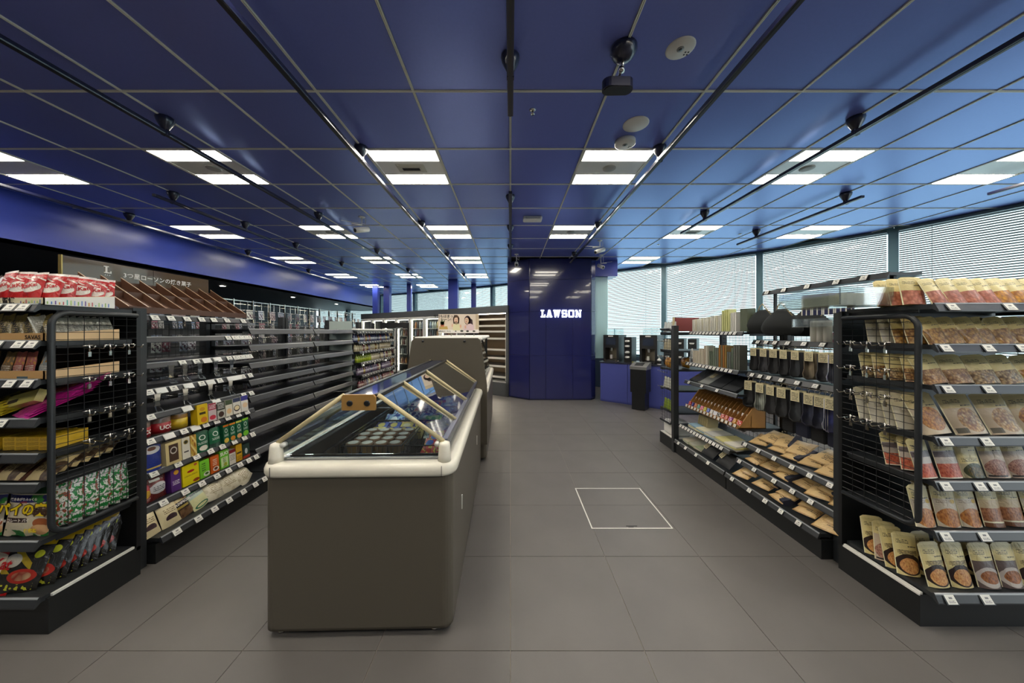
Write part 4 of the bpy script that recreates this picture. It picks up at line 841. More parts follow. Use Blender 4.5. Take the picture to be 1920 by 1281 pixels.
boxB = [(274, 311, .165, pack('bg_blue', (36, 52, 130), [('E', .5, .82, .42, .15, (200, 200, 204)), ('E', .5, .86, .22, .07, (110, 70, 50)), ('R', .0, 1, .1, .16, (180, 160, 90))], .25, .5, .4), 'blue coffee bag printed with white cup', 'blue_coffee_bag', 'bag'),
        (312, 342, .15, front('bx_roast', (214, 196, 144), [('R', .2, .8, .12, .88, (72, 52, 42)), ('E', .5, .6, .22, .16, (206, 200, 190)), ('E', .5, .6, .16, .11, (60, 44, 36))]), 'cream box with large brown label', 'brown_label_box', 'box'),
        (343, 358, .15, front('bx_white', (226, 222, 206), [('E', .5, .78, .3, .1, (150, 130, 40)), ('E', .5, .78, .2, .065, (40, 40, 30)), ('R', .2, .8, .3, .36, (60, 60, 56))]), 'slim white coffee box with gold seal', 'white_coffee_box', 'box'),
        (359, 370, .15, front('bx_wafer', (196, 160, 70), [('Q', 0, 1, 0, 1, (150, 90, 30), 3), ('S', 0, 1, 0, 1, (226, 206, 140), 1, 2, .3)]), 'slim gold swirl printed box', 'gold_swirl_box', 'box'),
        (371, 398, .155, pack('bg_green', (20, 92, 62), star() + [('E', .5, .18, .3, .12, (226, 220, 206))], .3, .4, .4), 'dark green coffee bag with round badge and white cup', 'green_coffee_bag', 'bag'),
        (399, 419, .15, pack('bg_green2', (22, 100, 66), star() + [('V', 0, 1, 0, .2, (60, 90, 80), (100, 120, 110), (30, 60, 50), 5)], .3, .4, .4), 'dark green coffee bag with round badge, second of two', 'green_coffee_bag', 'bag'),
        (420, 431, .145, front('bx_g1', (20, 92, 62), star() + [('E', .5, .14, .4, .13, (226, 190, 80)), ('R', 0, 1, .9, 1, (206, 110, 30))]), 'green pod box with orange top edge', 'green_pod_box', 'box'),
        (432, 443, .145, front('bx_g2', (20, 92, 62), star() + [('E', .5, .14, .4, .13, (214, 140, 50)), ('R', 0, 1, .9, 1, (220, 130, 40))]), 'green pod box with amber cup and amber top edge', 'green_pod_box', 'box'),
        (444, 455, .145, front('bx_g3', (20, 92, 62), star() + [('E', .5, .14, .4, .13, (226, 170, 110)), ('R', 0, 1, .9, 1, (196, 200, 90))]), 'green pod box with pale yellow top edge', 'green_pod_box', 'box'),
        (456, 467, .15, front('bx_g4', (20, 92, 62), star() + [('E', .5, .15, .45, .15, (120, 196, 50)), ('R', 0, 1, .88, 1, (140, 200, 50))]), 'green pod box with lime top edge at row end', 'green_pod_box', 'box')]
for x0, x1, h, m, lb, nm, cat in boxB:
    W_ = wd_(x0, x1); me = carton(nm, m, W_, .05, h) if cat == 'box' else bag(nm, m, W_ * 1.04, h, .045, 'pouch', hash_(nm) + x0); cbox(me, nm, x0, x1, zB, lb, cat)
boxC = [(262, 290, .12, pack('bg_redtea', (166, 30, 44), [('E', .6, .5, .25, .2, (214, 170, 60)), ('T', .1, .9, .1, .3, 3, (240, 220, 210))], .28, .4, .4), 'red bag half hidden by the post', 'red_coffee_bag', 'bag'),
        (284, 318, .15, pack('bg_oval', (110, 36, 34), [('E', .5, .5, .46, .24, (206, 206, 210)), ('T', .2, .8, .4, .62, 3, (60, 60, 66)), ('R', .1, .6, .82, .92, (226, 220, 210))], .25, .5, .5), 'dark red bag with silver oval', 'oval_coffee_bag', 'bag'),
        (322, 341, .155, front('bx_purple', (86, 46, 120), [('E', .55, .82, .25, .1, (214, 160, 50)), ('T', .15, .85, .3, .5, 3, (226, 220, 230))]), 'purple tea box with orange fruit drawing', 'purple_tea_box', 'box'),
        (343, 375, .145, front('bx_lemon', (226, 210, 20), [('E', .5, .64, .22, .06, (170, 30, 30)), ('T', .1, .9, .42, .5, 2, (120, 90, 20)), ('E', .8, .12, .2, .08, (150, 60, 20)), ('E', .8, .88, .1, .06, (206, 90, 60))]), 'large lemon yellow tea box with red oval', 'lemon_tea_box', 'box'),
        (376, 394, .13, front('bx_lime', (120, 196, 50), [('T', .2, .6, .4, .9, 4, (30, 60, 20)), ('E', .7, .18, .35, .13, (226, 226, 216)), ('E', .7, .2, .2, .07, (60, 110, 30))]), 'lime green tea box with white cup', 'lime_tea_box', 'box'),
        (396, 412, .13, front('bx_orange', (206, 96, 30), [('T', .25, .75, .45, .85, 4, (240, 226, 200)), ('E', .6, .22, .35, .13, (232, 226, 216)), ('E', .6, .23, .22, .08, (110, 50, 20))]), 'orange tea box with white cup', 'orange_tea_box', 'box'),
        (414, 430, .145, front('bx_suo', (110, 196, 50), [('R', .1, .9, .08, .6, (206, 226, 170)), ('E', .6, .2, .2, .1, (196, 206, 60)), ('T', .3, .7, .1, .6, 6, (50, 90, 40))]), 'lime candy box with white capital letters', 'lime_candy_box', 'box'),
        (431, 443, .12, front('bx_wr', (222, 216, 204), [('R', 0, 1, .78, 1, (130, 30, 36)), ('T', .1, .9, .3, .7, 4, (130, 120, 110))]), 'white sugar box with dark red top', 'red_top_box', 'box'),
        (444, 455, .14, front('bx_amber', (206, 160, 30), [('R', .1, .9, .45, .55, (60, 50, 30)), ('T', .1, .9, .1, .35, 3, (110, 80, 20))]), 'slim amber box near the row end', 'amber_box', 'box'),
        (456, 469, .12, front('bx_dk', (36, 60, 54), [('E', .5, .5, .2, .2, (190, 200, 200)), ('R', 0, 1, .0, .18, (170, 60, 40))]), 'dark green box with red foot at row end', 'dark_green_box', 'box')]
for x0, x1, h, m, lb, nm, cat in boxC:
    W_ = wd_(x0, x1); me = carton(nm, m, W_, .05, h) if cat == 'box' else bag(nm, m, W_ * 1.08, h, .05, 'pillow', hash_(nm))
    kids = [('lettering', textmesh('SUO', .036, m_inkw, .0012), TM((0, -.0262, .115)))] if 'candy' in nm else ()
    cbox(me, nm, x0, x1, zC_, lb, cat, kids=kids)
def lsd(x0, x1): return (ls(x0, 2.22) + ls(x1, 2.22)) / 2, wd_(x0, x1, 2.22)
cf = pack('creamer_pack', (222, 208, 166), [('Q', .1, .9, .82, .98, (90, 70, 40), 9, .6), ('E', .5, .3, .3, .14, (62, 44, 50)), ('R', .1, .9, .16, .24, (222, 208, 166)), ('T', .2, .8, .5, .7, 3, (110, 90, 60))], .35, .3, .4)
for j, (a, b) in enumerate(((265, 303), (304, 341))):
    s, W_ = lsd(a, b); item(bag('rice_cake_pack', cf, W_ * 1.02, .165, .05, 'pillow', 60 + j), 'cream_cookie_pack', fL1, s, .53, zD + .002, 'cream pack with dark bean drawing, %s from post on bottom level' % ordn(j), 'snack pack', 'cream packs on the coffee unit', -22)
s, W_ = lsd(329, 370); gs = pack('gold_special', (60, 46, 34), [('R', 0, 1, .62, 1, (190, 170, 120)), ('Q', .1, .9, .66, .95, (170, 60, 40), 5, .6), ('R', 0, 1, .46, .62, (24, 22, 20)), ('R', .1, .8, .36, .44, (150, 130, 60)), ('V', .3, 1, 0, .3, (90, 60, 44), (60, 40, 30), (120, 90, 60), 6)], .25, .5, .5)
item(bag('gold_special_bag', gs, W_, .18, .05, 'pillow', 63), 'ground_coffee_bag', fL1, s, .52, zD + .002, 'dark brown ground coffee bag lettered GOLDSPECIAL', 'coffee bag', None, -25, 0, -6, [('lettering', textmesh('GOLDSPECIAL', .021, m_inkw, .0005), TM((0, -.0265, .098)))])
s, W_ = lsd(366, 400); ssg = pack('stick_sugar', (222, 222, 170), [('R', 0, 1, .72, 1, (30, 120, 80)), ('R', 0, 1, .5, .72, (196, 214, 200)), ('E', .5, .12, .4, .09, (30, 110, 80)), ('E', .5, .12, .3, .05, (222, 222, 170))], .28, .5, .5)
item(bag('stick_sugar_bag', ssg, W_, .175, .04, 'pillow', 64), 'sugar_bag', fL1, s, .52, zD + .002, 'green and pale yellow stick sugar bag', 'sugar bag', None, -28, 0, -10, [('lettering', textmesh('STICK SUGAR', .016, mat('print_grey', (90, 100, 130), .5), .0004), TM((0, -.0215, .115)))])
wc = pack('white_crackers', (224, 216, 192), [('T', .2, .8, .3, .8, 6, (150, 130, 90)), ('Q', 0, 1, 0, 1, (206, 196, 166), 3)], .3, .5, .6)
for j, (a, b, lb) in enumerate(((388, 430, 'clear wrapped cream biscuit pack after the sugar bag'), (420, 456, 'pale biscuit pack leaning beside the wrapped one'), (448, 488, 'white tilted cloth like pack at the unit end'))):
    s, W_ = lsd(a, b); item(bag('biscuit_pack', wc, W_ * .82, .15, .07, 'pillow', 66 + j), 'biscuit_pack', fL1, s, .52, zD + .002, lb, 'snack pack', None, -34, (8, -14, 10)[j], (8, -6, -20)[j])
# clear clips dangling below the upper rails
cl = MB(); cl.prism([(-.024, .0), (.024, 0), (.018, -.012), (.013, -.07), (.02, -.085), (-.02, -.085), (-.013, -.07), (-.018, -.012)], 'y', -.002, .002); cl.tube([(-.012, 0, -.085), (-.03, -.03, -.115), (.0, -.045, -.12), (.012, 0, -.09)], .003, 6)
CLIP = cl.mesh('clear_clip', m_acryl)
for j, (x, z) in enumerate([(318, 1.2), (344, 1.2), (372, 1.2), (402, 1.2), (432, 1.2), (292, 1.025), (345, 1.025), (392, 1.025), (430, 1.025)]):
    s = ls(x, 2.33); item(CLIP, 'clear_clip', fL1, s, .43, z, 'clear plastic clip under the %s tagged edge, %s from the post' % (('third', 'fourth')[j > 4], ordn(j if j < 5 else j - 5)), 'plastic clip', 'clear plastic clips')
# brown compartment tray on top and the sign board
m_choc = mat('chocolate_board', (86, 56, 40), .4); t = thing('compartment_tray', (-2.55, 2.42, 1.54), 'empty brown sloping tray with rows of compartments on top', 'tray')
f = fL1; mb = MB(); mb.prism([(-.36, 1.55), (-.36, 1.56), (-.05, 1.735), (-.05, 1.725)], 'x', .03, .92, 0, f.T()); part('sloping_floor', mb, m_choc, t)
m_bronze = mat('divider_edge', (170, 140, 110), .35)
for q in range(9):
    s = .03 + q * .11; mb = MB(); mb.prism([(-.37, 1.55), (-.37, 1.585), (-.05, 1.80), (-.05, 1.735)], 'x', s, s + .004, 0, f.T()); dv = part('divider', mb, m_choc, t)
    mb = MB(); mb.prism([(-.37, 1.585), (-.37, 1.588), (-.05, 1.803), (-.05, 1.80)], 'x', s - .0005, s + .0045, 0, f.T()); part('edge_strip', mb, m_bronze, dv)
for (tt, za) in ((.37, 1.55), (.2, 1.655), (.05, 1.735)):
    mb = MB(); f.box(mb, .03, .915, tt, tt + .004, za, za + .04); part('cross_board', mb, m_choc, t)
m_sign = mat('sign_brown', (92, 74, 52), .12, coat=1)
t = thing('sign_board', (-2.76, 2.44, 1.755), 'glossy brown sign board with white Japanese lettering', 'sign')
for a, b in ((0.0, .5), (.503, .95)): mb = MB(); f.box(mb, a, b, -.02, -.005, 1.75, 1.9); part('board_panel', mb, m_sign, t)
mb = MB(); f.box(mb, -.006, 0, -.022, -.002, 1.75, 1.903); part('edge_trim', mb, mat('brass', (170, 150, 90), .3, metal=.8), t)
mb = MB(); f.box(mb, .06, .08, -.06, -.025, 1.58, 1.85); f.box(mb, .84, .86, -.06, -.025, 1.58, 1.85); part('support_leg', mb, m_steel, t)
W = WM[t.name].inverted()
mb = MB(); Ls = [(0, 0), (.8, 0), (.8, .34), (.66, .34), (.66, .14), (.36, .14), (.36, .87), (.52, .87), (.52, 1), (0, 1), (0, .87), (.16, .87), (.16, .13), (0, .13)]; mb.prism([(.2 + p[0] * .05, 1.828 + p[1] * .048) for p in Ls], 'y', .0015, .0045, 0, f.T()); part('lettering', mb, m_inkw, t)
inst('lettering', textmesh('★★★', .012, m_inkw), t, W @ f.place(.22, -.0035, 1.815)); inst('lettering', textmesh('3つ星ローソンの焼き菓子', .042, m_inkw, .0006), t, W @ f.place(.55, -.0035, 1.83))
# chrome racks and hanging packets seen past the empty shelves
hp = pack('hang_packet', [(226, 226, 230), (190, 196, 210), (220, 220, 210), (140, 146, 160), (190, 170, 170), (90, 96, 104), (206, 206, 196)], [('Q', .05, .95, .1, .6, (96, 70, 84), 4, .5), ('R', 0, 1, .82, .9, (60, 66, 80)), ('T', .1, .9, .62, .8, 2, (70, 70, 80))], .25, .5, .6)
HP = [bag('small_packet', hp, .1, .16, .02, 'pillow', 80 + q, 4, 5) for q in range(3)]
hpk = pack('dark_packet', [(70, 76, 90), (96, 100, 110), (60, 56, 66), (120, 70, 80), (90, 110, 140), (130, 130, 126)], [('Q', .05, .95, .1, .7, (176, 170, 170), 4, .52)], .25, .5, .6)
HD = [bag('small_packet', hpk, .07, .11, .02, 'pillow', 90 + q, 4, 5) for q in range(3)]
HP2 = [bag('small_packet', hp, .075, .11, .02, 'pillow', 86 + q, 4, 5) for q in range(3)]
bk = thing('back_hook_rack', (-3.0, 3.45, 0), 'hook rack of small packets on the reverse of the empty shelves', 'display rack')
fB = Fr(-3.02, 2.02, D(90))
wiremesh(bk, fB, 0, 2.85, 0, .2, 1.5, .1, .1)
for z in (1.36, 1.2, 1.04, .88, .72, .54):
    mb = MB()
    for q in range(26): mb.tube([fB.p(.06 + q * .11, 0, z), fB.p(.06 + q * .11, .12, z)], .002, 4)
    part('hook_row', mb, m_chrome, bk)
    for q in range(26): item((HP2 if q % 3 else HD)[q % 3], 'small_packet', fB, .06 + q * .11, .06 + .04 * (q % 2), z - .105, 'small dark packet behind the empty shelves, %s, hook row %s' % (ordn(q), {1.36: 'at the top', 1.2: 'second down', 1.04: 'third down', .88: 'fourth down', .72: 'fifth down', .54: 'at the bottom'}[z]), 'packet', 'small packets behind the empty shelves', 0, R.uniform(-25, 25))
mb = MB(); fB.box(mb, 0, 2.85, .0, .22, 0, .14); part('plinth', mb, m_base, bk)
sk2 = thing('second_aisle_rack', (-4.6, 6.2, 0), 'long rack in the second aisle hung with pale packets', 'display rack')
fS = Fr(-4.62, 3.3, D(90)); mb = MB(); fS.box(mb, 0, 6.2, -.35, .0, 0, 1.52); part('body', mb, m_steel, sk2)
mb = MB(); fS.box(mb, 0, 6.2, 0, .35, 0, .14)
for z in (.4, .65, .9, 1.12): fS.box(mb, 0, 6.2, 0, .3, z - .02, z)
part('shelves_block', mb, m_rail, sk2, kind='stuff')
wiremesh(sk2, fS, 0, 6.2, -.01, 1.5, 1.95, .155, .1, .003, m=m_chrome)
mb = MB()
for q in range(16): fS.box(mb, q * .4, q * .4 + .02, -.01, .02, 1.5, 1.98)
fS.box(mb, 0, 6.2, .0, .012, 1.95, 1.965); part('chrome_frame', mb, m_chrome, sk2)
for r_, z in enumerate((1.64, 1.47, 1.28)):
    for q in range(50): item((HP if r_ == 0 else HD)[q % 3], 'small_packet', fS, .1 + q * .122, .1 + .05 * (q % 2), z, 'small pale packet in the second aisle, %s on its %s row' % (ordn(q), ORD[r_]), 'packet', 'packets in the second aisle, row %s' % ORD[r_], -4, R.uniform(-20, 20))
# bottles
def bot(c, cap, lab):
    mb = MB(); mb.lathe([(.024, 0), (.026, .004), (.026, .075), (.012, .098), (.011, .108)], 10); mb.lathe([(.0265, .02), (.0265, .062)], 10, mi=1); mb.lathe([(.013, .106), (.013, .124), (.011, .126)], 8, mi=2)
    return mb.mesh('small_bottle', [mat('bot' + str(c), c, .2, coat=.5), mat('lab' + str(lab), lab, .5), mat('cap' + str(cap), cap, .4)])
BT = {'navy': bot((44, 50, 90), (40, 46, 90), (190, 196, 210)), 'cream': bot((214, 200, 160), (70, 60, 50), (226, 216, 190)), 'green': bot((150, 176, 40), (120, 150, 40), (190, 206, 60)), 'violet': bot((120, 100, 130), (50, 44, 70), (190, 180, 196)), 'red': bot((130, 50, 56), (40, 36, 40), (196, 170, 160)), 'amber': bot((120, 76, 40), (180, 170, 150), (206, 190, 120))}
for li, (z, ks, tt) in enumerate(((1.27, 'navy', .34), (1.12, 'cream', .36), (.95, 'green', .38), (.76, 'violet', .4), (.56, 'red', .42), (.36, 'amber', .44))):
    for u_, (ff, nn) in enumerate(((fL4, 13), (fL5, 8))):
        for q in range(nn):
            k2 = ks if not (ks == 'green' and (q > 7 or u_)) else 'cream'
            if R.random() < .3 and k2 != 'green': k2 = R.choice(['navy', 'cream', 'violet', 'red', 'amber'])
            item(BT[k2], 'small_bottle', ff, .045 + q * .066, tt, z, '%s small bottle, %s on the %s level of the %s bottle unit' % (k2, ordn(q), ORD[li], ('nearer', 'farther')[u_]), 'bottle', 'small bottles on the %s level' % ORD[li])
# ================================================================ FREEZERS
FZR = math.radians(1.3)
m_fz = mat('freezer_body', (90, 84, 74), .38); m_bump = mat('freezer_bumper', (244, 238, 222), .3, coat=.3); m_beam = mat('beam_beige', (206, 192, 150), .35); m_liner = mat('freezer_liner', (62, 54, 48), .35); m_alu = mat('aluminium', (190, 194, 200), .25, metal=.9); m_cop = mat('copper_plate', (190, 146, 84), .32, metal=.35)  # the liner's brown has a reflection put into the colour
def rrect(x0, x1, y0, y1, r, n=5, flat_back=False):
    P = []
    for cx, cy, a0 in ((x1 - r, y0 + r, -90), (x1 - r, y1 - r, 0), (x0 + r, y1 - r, 90), (x0 + r, y0 + r, 180)):
        for q in range(n + 1): a = D(a0 + 90 * q / n); P.append((cx + r * math.cos(a), cy + r * math.sin(a)))
    return P
def ring(mb, outer, inner, z0, z1, mi=0):
    n = len(outer); vs = [(p[0], p[1], z) for z in (z0, z1) for P in (outer, inner) for p in P]; fs = []
    for j in range(n):
        k = (j + 1) % n; fs += [(j, k, 2 * n + k, 2 * n + j), (n + k, n + j, 3 * n + j, 3 * n + k), (2 * n + j, 2 * n + k, 3 * n + k, 3 * n + j), (k, j, n + j, n + k)]
    mb.add(vs, fs, mi)
def freezer(name, loc, label, L, xo=0, glass=True):
    t = thing(name, loc, label, 'freezer', rz=FZR); W2 = .437
    def pt(nm, mb, m, par=None, **k): return part(nm, mb, m, par or t, world=False, **k)
    O = rrect(-W2, W2, 0, L, .045); I = rrect(-W2 + .07, W2 - .07, .07, L - .07, .02); mb = MB(); ring(mb, O, I, .035, .78)
    mb.prism(O, 'z', .035, .045); b = pt('cabinet', mb, m_fz)
    mb = MB(); mb.prism([(p[0] * .999, p[1]) for p in I], 'z', .22, .23); ring(mb, [(p[0] * .9995, p[1]) for p in I], [(p[0] * .985, p[1] * .99 + .01) for p in I], .23, .83); pt('well_liner', mb, m_liner)
    for x in (-W2 + .06, W2 - .09):
        for y in (.05, L - .06):
            mb = MB().lathe([(.022, 0), (.024, .006), (.012, .014), (.009, .016), (.009, .036)], 12, (x, y, 0)); pt('levelling_foot', mb, m_chrome)
    # rounded bumper rim
    mb = MB(); prof = [(.0, .752), (.014, .755), (.02, .768), (.02, .79), (.014, .806), (0, .814), (-.03, .816), (-.05, .812), (-.05, .76)]
    vs = []; n = len(O); OO = []
    for d_, z in prof:
        P = rrect(-W2 - d_, W2 + d_, -d_, L + d_, .06 + d_ if d_ > -.04 else .03); vs += [(p[0], p[1], z) for p in P]
    fs = [(i * n + j, i * n + (j + 1) % n, ((i + 1) % len(prof)) * n + (j + 1) % n, ((i + 1) % len(prof)) * n + j) for i in range(len(prof)) for j in range(n)]
    mb.add(vs, fs, 0, True); rim = pt('bumper_rim', mb, m_bump)
    for x in (-W2 + .045, W2 - .045):
        mb = MB(); mb.box(x - .001, x + .001, -.021, -.0195, .757, .805); pt('seam', mb, m_rail, rim)
    mb = MB()
    for x0, x1, y0, y1 in ((-W2 + .05, W2 - .05, .05, .075), (-W2 + .05, W2 - .05, L - .075, L - .05), (-W2 + .05, -W2 + .08, .075, L - .075), (W2 - .08, W2 - .05, .075, L - .075)): mb.box(x0, x1, y0, y1, .808, .824)
    pt('inner_frame', mb, m_alu)
    if not glass: return t, pt, W2
    # corner posts
    for sx_ in (-1, 1):
        mb = MB(); x = sx_ * (W2 - .04); mb.lathe([(.032, .812), (.03, .84), (.027, .885), (.024, .898), (.012, .904)], 16, (x, .03, 0)); cp = pt('corner_post', mb, m_bump)
        mb = MB().lathe([(.012, -.012), (.012, .012)], 10, (0, 0, 0), 0, True, TM((x - sx_ * .035, .03, .893)) @ Matrix.Rotation(D(90), 4, 'X')); pt('hinge_cap', mb, m_white, cp)
    zr, ze_, xr, xe, yb = 1.12, .898, .075, W2 - .045, L - .1
    def slab(mb, a, b, c, d, th=.004):
        a, b, c, d = [Vector(q) for q in (a, b, c, d)]; nn = (b - a).cross(d - a).normalized() * th; mb.add([a, b, c, d, a + nn, b + nn, c + nn, d + nn], [(0, 1, 2, 3), (7, 6, 5, 4), (0, 4, 5, 1), (1, 5, 6, 2), (2, 6, 7, 3), (3, 7, 4, 0)])
    ys = [.035, .42, .98, yb]
    for sx_ in (-1, 1):
        for a, b in zip(ys, ys[1:]):
            mb = MB(); slab(mb, (sx_ * xr, a, zr), (sx_ * xr, b, zr), (sx_ * xe, b, ze_), (sx_ * xe, a, ze_)); pt('glass_lid', mb, m_clear)
        for y in ys:
            mb = MB(); mb.tube([(sx_ * (xr + .005), y, zr + .006), (sx_ * xe, y, ze_ + .004)], .011, 8); mb.box(-.01, .01, -.012, .012, 0, .4, 0, TM((sx_ * (xr + .005), y, zr - .006)) @ Matrix.Rotation(sx_ * math.atan2(xe - xr, -(zr - ze_)), 4, 'Y')) if False else None; pt('lid_beam', mb, m_beam)
        mb = MB(); mb.box(min(sx_ * xe - .014, sx_ * xe + .014), max(sx_ * xe - .014, sx_ * xe + .014), .06, yb, ze_ - .016, ze_ + .008); pt('side_rail', mb, mat('rail_blue_grey', (90, 96, 120), .25, metal=.6))
        mb = MB(); mb.box(min(sx_ * xe - .006, sx_ * xe + .006), max(sx_ * xe - .006, sx_ * xe + .006), .06, yb, .84, ze_ - .016); pt('side_glass', mb, m_clear)
        mb = MB(); mb.box(min(sx_ * (xr + .012), sx_ * (xr - .012)), max(sx_ * (xr + .012), sx_ * (xr - .012)), .03, yb, zr - .008, zr + .01); pt('ridge_channel', mb, m_black)
    mb = MB(); mb.box(-xr + .012, xr - .012, .03, yb, zr - .0, zr + .006); pt('ridge_glass', mb, glassmat('ridge_glass', (120, 130, 150), .5, .05, .35, (60, 66, 84)))
    mb = MB(); mb.prism([(-.078, 1.06), (.078, 1.06), (.078, 1.12), (.068, 1.133), (-.07, 1.133), (-.078, 1.124)], 'y', .004, .018); bp_ = pt('ridge_bracket', mb, m_cop)
    for x in (-.04, .04): mb = MB().lathe([(.014, 0), (.014, .004), (.009, .006)], 14, (0, 0, 0), 0, True, TM((x, .0045, 1.093)) @ Matrix.Rotation(D(90), 4, 'X')); pt('bolt_cap', mb, m_black, bp_)
    mb = MB(); mb.prism([(-xe, .84), (xe, .84), (xe, ze_ - .0), (xr, zr - .01), (-xr, zr - .01), (-xe, ze_)], 'y', .045, .049); pt('end_glass', mb, m_clear)
    mb = MB()
    for a in range(44): mb.box(-W2 + .0725, -W2 + .074, .12 + a * .04, .13 + a * .04, .70, .708)
    pt('air_slot', mb, m_black)
    return t, pt, W2
F1, ptF, W2 = freezer('island_freezer', (-.712, 1.49, 0), 'long grey island freezer with peaked glass lid', 1.96)
F1M = WM[F1.name]
mb = MB(); mb.box(W2 + .0, W2 + .004, .35, .36, .40, .48); mb.box(W2 + .0, W2 + .004, 1.4, 1.41, .40, .48); part('edge_clip', mb, m_white, F1, world=False)
# baskets and ice cream
def basket(x0, x1, y0, y1, z0, z1, lb):
    t = thing('wire_basket', F1M @ Vector(((x0 + x1) / 2, (y0 + y1) / 2, z0)), lb, 'basket', 'wire baskets in the freezer', rz=FZR); Wi = WM[t.name].inverted() @ F1M
    mb = MB(); mb.tube([(x0, y0, z1), (x1, y0, z1), (x1, y1, z1), (x0, y1, z1)], .004, 6, closed=True); mb.tube([(x0, y0, z0), (x1, y0, z0), (x1, y1, z0), (x0, y1, z0)], .003, 6, closed=True)
    mb.v = [tuple(Wi @ Vector(p)) for p in mb.v]; part('rim_wire', mb, m_black, t, world=False)
    mb = MB(); q = x0
    while q < x1: mb.tube([(q, y0, z1), (q, y0, z0)], .0016, 4); mb.tube([(q, y1, z1), (q, y1, z0)], .0016, 4); mb.tube([(q, y0, z0), (q, y1, z0)], .0016, 4); q += .03
    q = y0
    while q < y1: mb.tube([(x0, q, z1), (x0, q, z0)], .0016, 4); mb.tube([(x1, q, z1), (x1, q, z0)], .0016, 4); q += .03
    for zz in (z0 + (z1 - z0) * .33, z0 + (z1 - z0) * .66): mb.tube([(x0, y0, zz), (x1, y0, zz), (x1, y1, zz), (x0, y1, zz)], .0016, 4, closed=True)
    mb.v = [tuple(Wi @ Vector(p)) for p in mb.v]; part('wire_grid', mb, m_black, t, world=False)
basket(-.27, .08, .38, .9, .56, .76, 'wire basket of round cups in the island freezer'); basket(.1, .355, .38, .9, .56, .76, 'wire basket of red packs beside the cups'); basket(-.27, .355, .92, 1.34, .56, .76, 'wire basket of blue packs in the freezer middle'); basket(-.27, .355, 1.36, 1.82, .56, .76, 'wire basket at the far end of the freezer')
solo_m = mat('freezer_tray', (30, 28, 28), .4)
mb = MB(); mb.box(-.35, .36, .09, 1.86, .53, .545); mb.v = [tuple(F1M @ Vector(p)) for p in mb.v]
o = part('basket_floor', mb, solo_m, F1)
mb = MB(); mb.box(-.292, -.285, .09, 1.86, .545, .78); mb.v = [tuple(F1M @ Vector(p)) for p in mb.v]; part('divider', mb, mat('divider_dark', (40, 42, 46), .2, coat=.5), F1)
def cup(c, lidc, nm):
    mb = MB(); mb.lathe([(.03, 0), (.036, .06), (.038, .062)], 14); mb.lathe([(.04, .062), (.041, .066), (.041, .074), (.036, .076)], 14, mi=1); mb.lathe([(.03, .0755), (.03, .0775)], 14, mi=2); return mb.mesh(nm, [c, lidc, mat('cup_seal', (226, 222, 214), .4)])
ub = pack('cup_brown', (140, 106, 70), [('V', 5, 6, 5, 6, (1, 1, 1), (1, 1, 1), (1, 1, 1), 3)], .4, .3)
CUPB = cup(mat('cup_gold', (176, 136, 80), .35), mat('cup_lid', (120, 86, 60), .35), 'ice_cream_cup')
for c_ in range(4):
    for r_ in range(4):
        for lv in (0, 1):
            if lv == 0 and r_ > 0: continue
            M = F1M @ TM((-.222 + c_ * .083 + (.012 if r_ % 2 else 0), .43 + r_ * .083, .61 + lv * .078)) ; o = bpy.data.objects.new('ice_cream_cup', CUPB); link(o, None, M)
            tag(o, 'round ice cream cup with white lid, %s row, %s place, %s layer' % (ORD[r_], ORD[c_], ('lower', 'upper')[lv]), 'ice cream cup', 'round ice cream cups')
def fpack(me, nm, x, y, z, lb, cat, grp, yaw=0, tilt=-80, roll=0):
    o = bpy.data.objects.new(nm, me); link(o, None, F1M @ TM((x, y, z)) @ rotz(D(yaw)) @ Matrix.Rotation(D(tilt), 4, 'X') @ Matrix.Rotation(D(roll), 4, 'Y')); tag(o, lb, cat, grp)
ic = {'violet': pack('ice_violet', (70, 66, 130), [('E', .45, .55, .3, .35, (226, 206, 110)), ('R', 0, 1, 0, .2, (210, 206, 220)), ('R', .7, 1, .2, 1, (90, 110, 190))], .3, .4, .2), 'blue': pack('ice_blue', (40, 70, 160), [('Q', 0, 1, 0, 1, (150, 190, 220), 4, .5), ('E', .6, .5, .2, .3, (230, 236, 240))], .3, .5, .4),
      'red': pack('ice_red', (186, 36, 40), [('Q', 0, 1, 0, 1, (226, 206, 80), 5, .56), ('E', .3, .6, .2, .2, (40, 90, 180))], .28, .5, .5), 'green': pack('ice_green', (90, 180, 40), [('Q', 0, 1, 0, 1, (200, 226, 140), 5, .5)], .3, .5, .5),
      'salmon': pack('ice_salmon', (110, 150, 150), [('W', .5, .5, .4, .3, (206, 110, 70), (180, 80, 50), (226, 170, 130), 5)], .3, .5, .4), 'silver': pack('ice_silver', (190, 196, 196), [('Q', 0, 1, 0, 1, (130, 140, 150), 5, .5), ('Q', 0, 1, 0, 1, (190, 180, 90), 3, .65)], .2, .8, .8),
      'cream': pack('ice_cream_yellow', (226, 206, 120), [('E', .5, .5, .3, .3, (240, 230, 200)), ('R', 0, 1, 0, .2, (90, 60, 40))], .3, .4, .2), 'night': pack('ice_night', (50, 54, 84), [('Q', 0, 1, 0, 1, (196, 200, 214), 5, .5), ('Q', 0, 1, 0, 1, (170, 60, 80), 4, .64)], .25, .5, .5)}
cb = {k: carton('ice_cream_box', ic[k], .085, .045, .08) for k in ('violet', 'cream')}
for r_ in range(2):
    for c_ in range(4): fpack(cb['violet' if (c_ + r_) % 3 else 'cream'], 'ice_cream_box', -.21 + c_ * .09, .74 + r_ * .085, .70 + r_ * .01, 'small violet and yellow ice cream box, %s in %s row behind the cups' % (ORD[c_], ORD[r_]), 'ice cream box', 'small ice cream boxes', 0, -75)
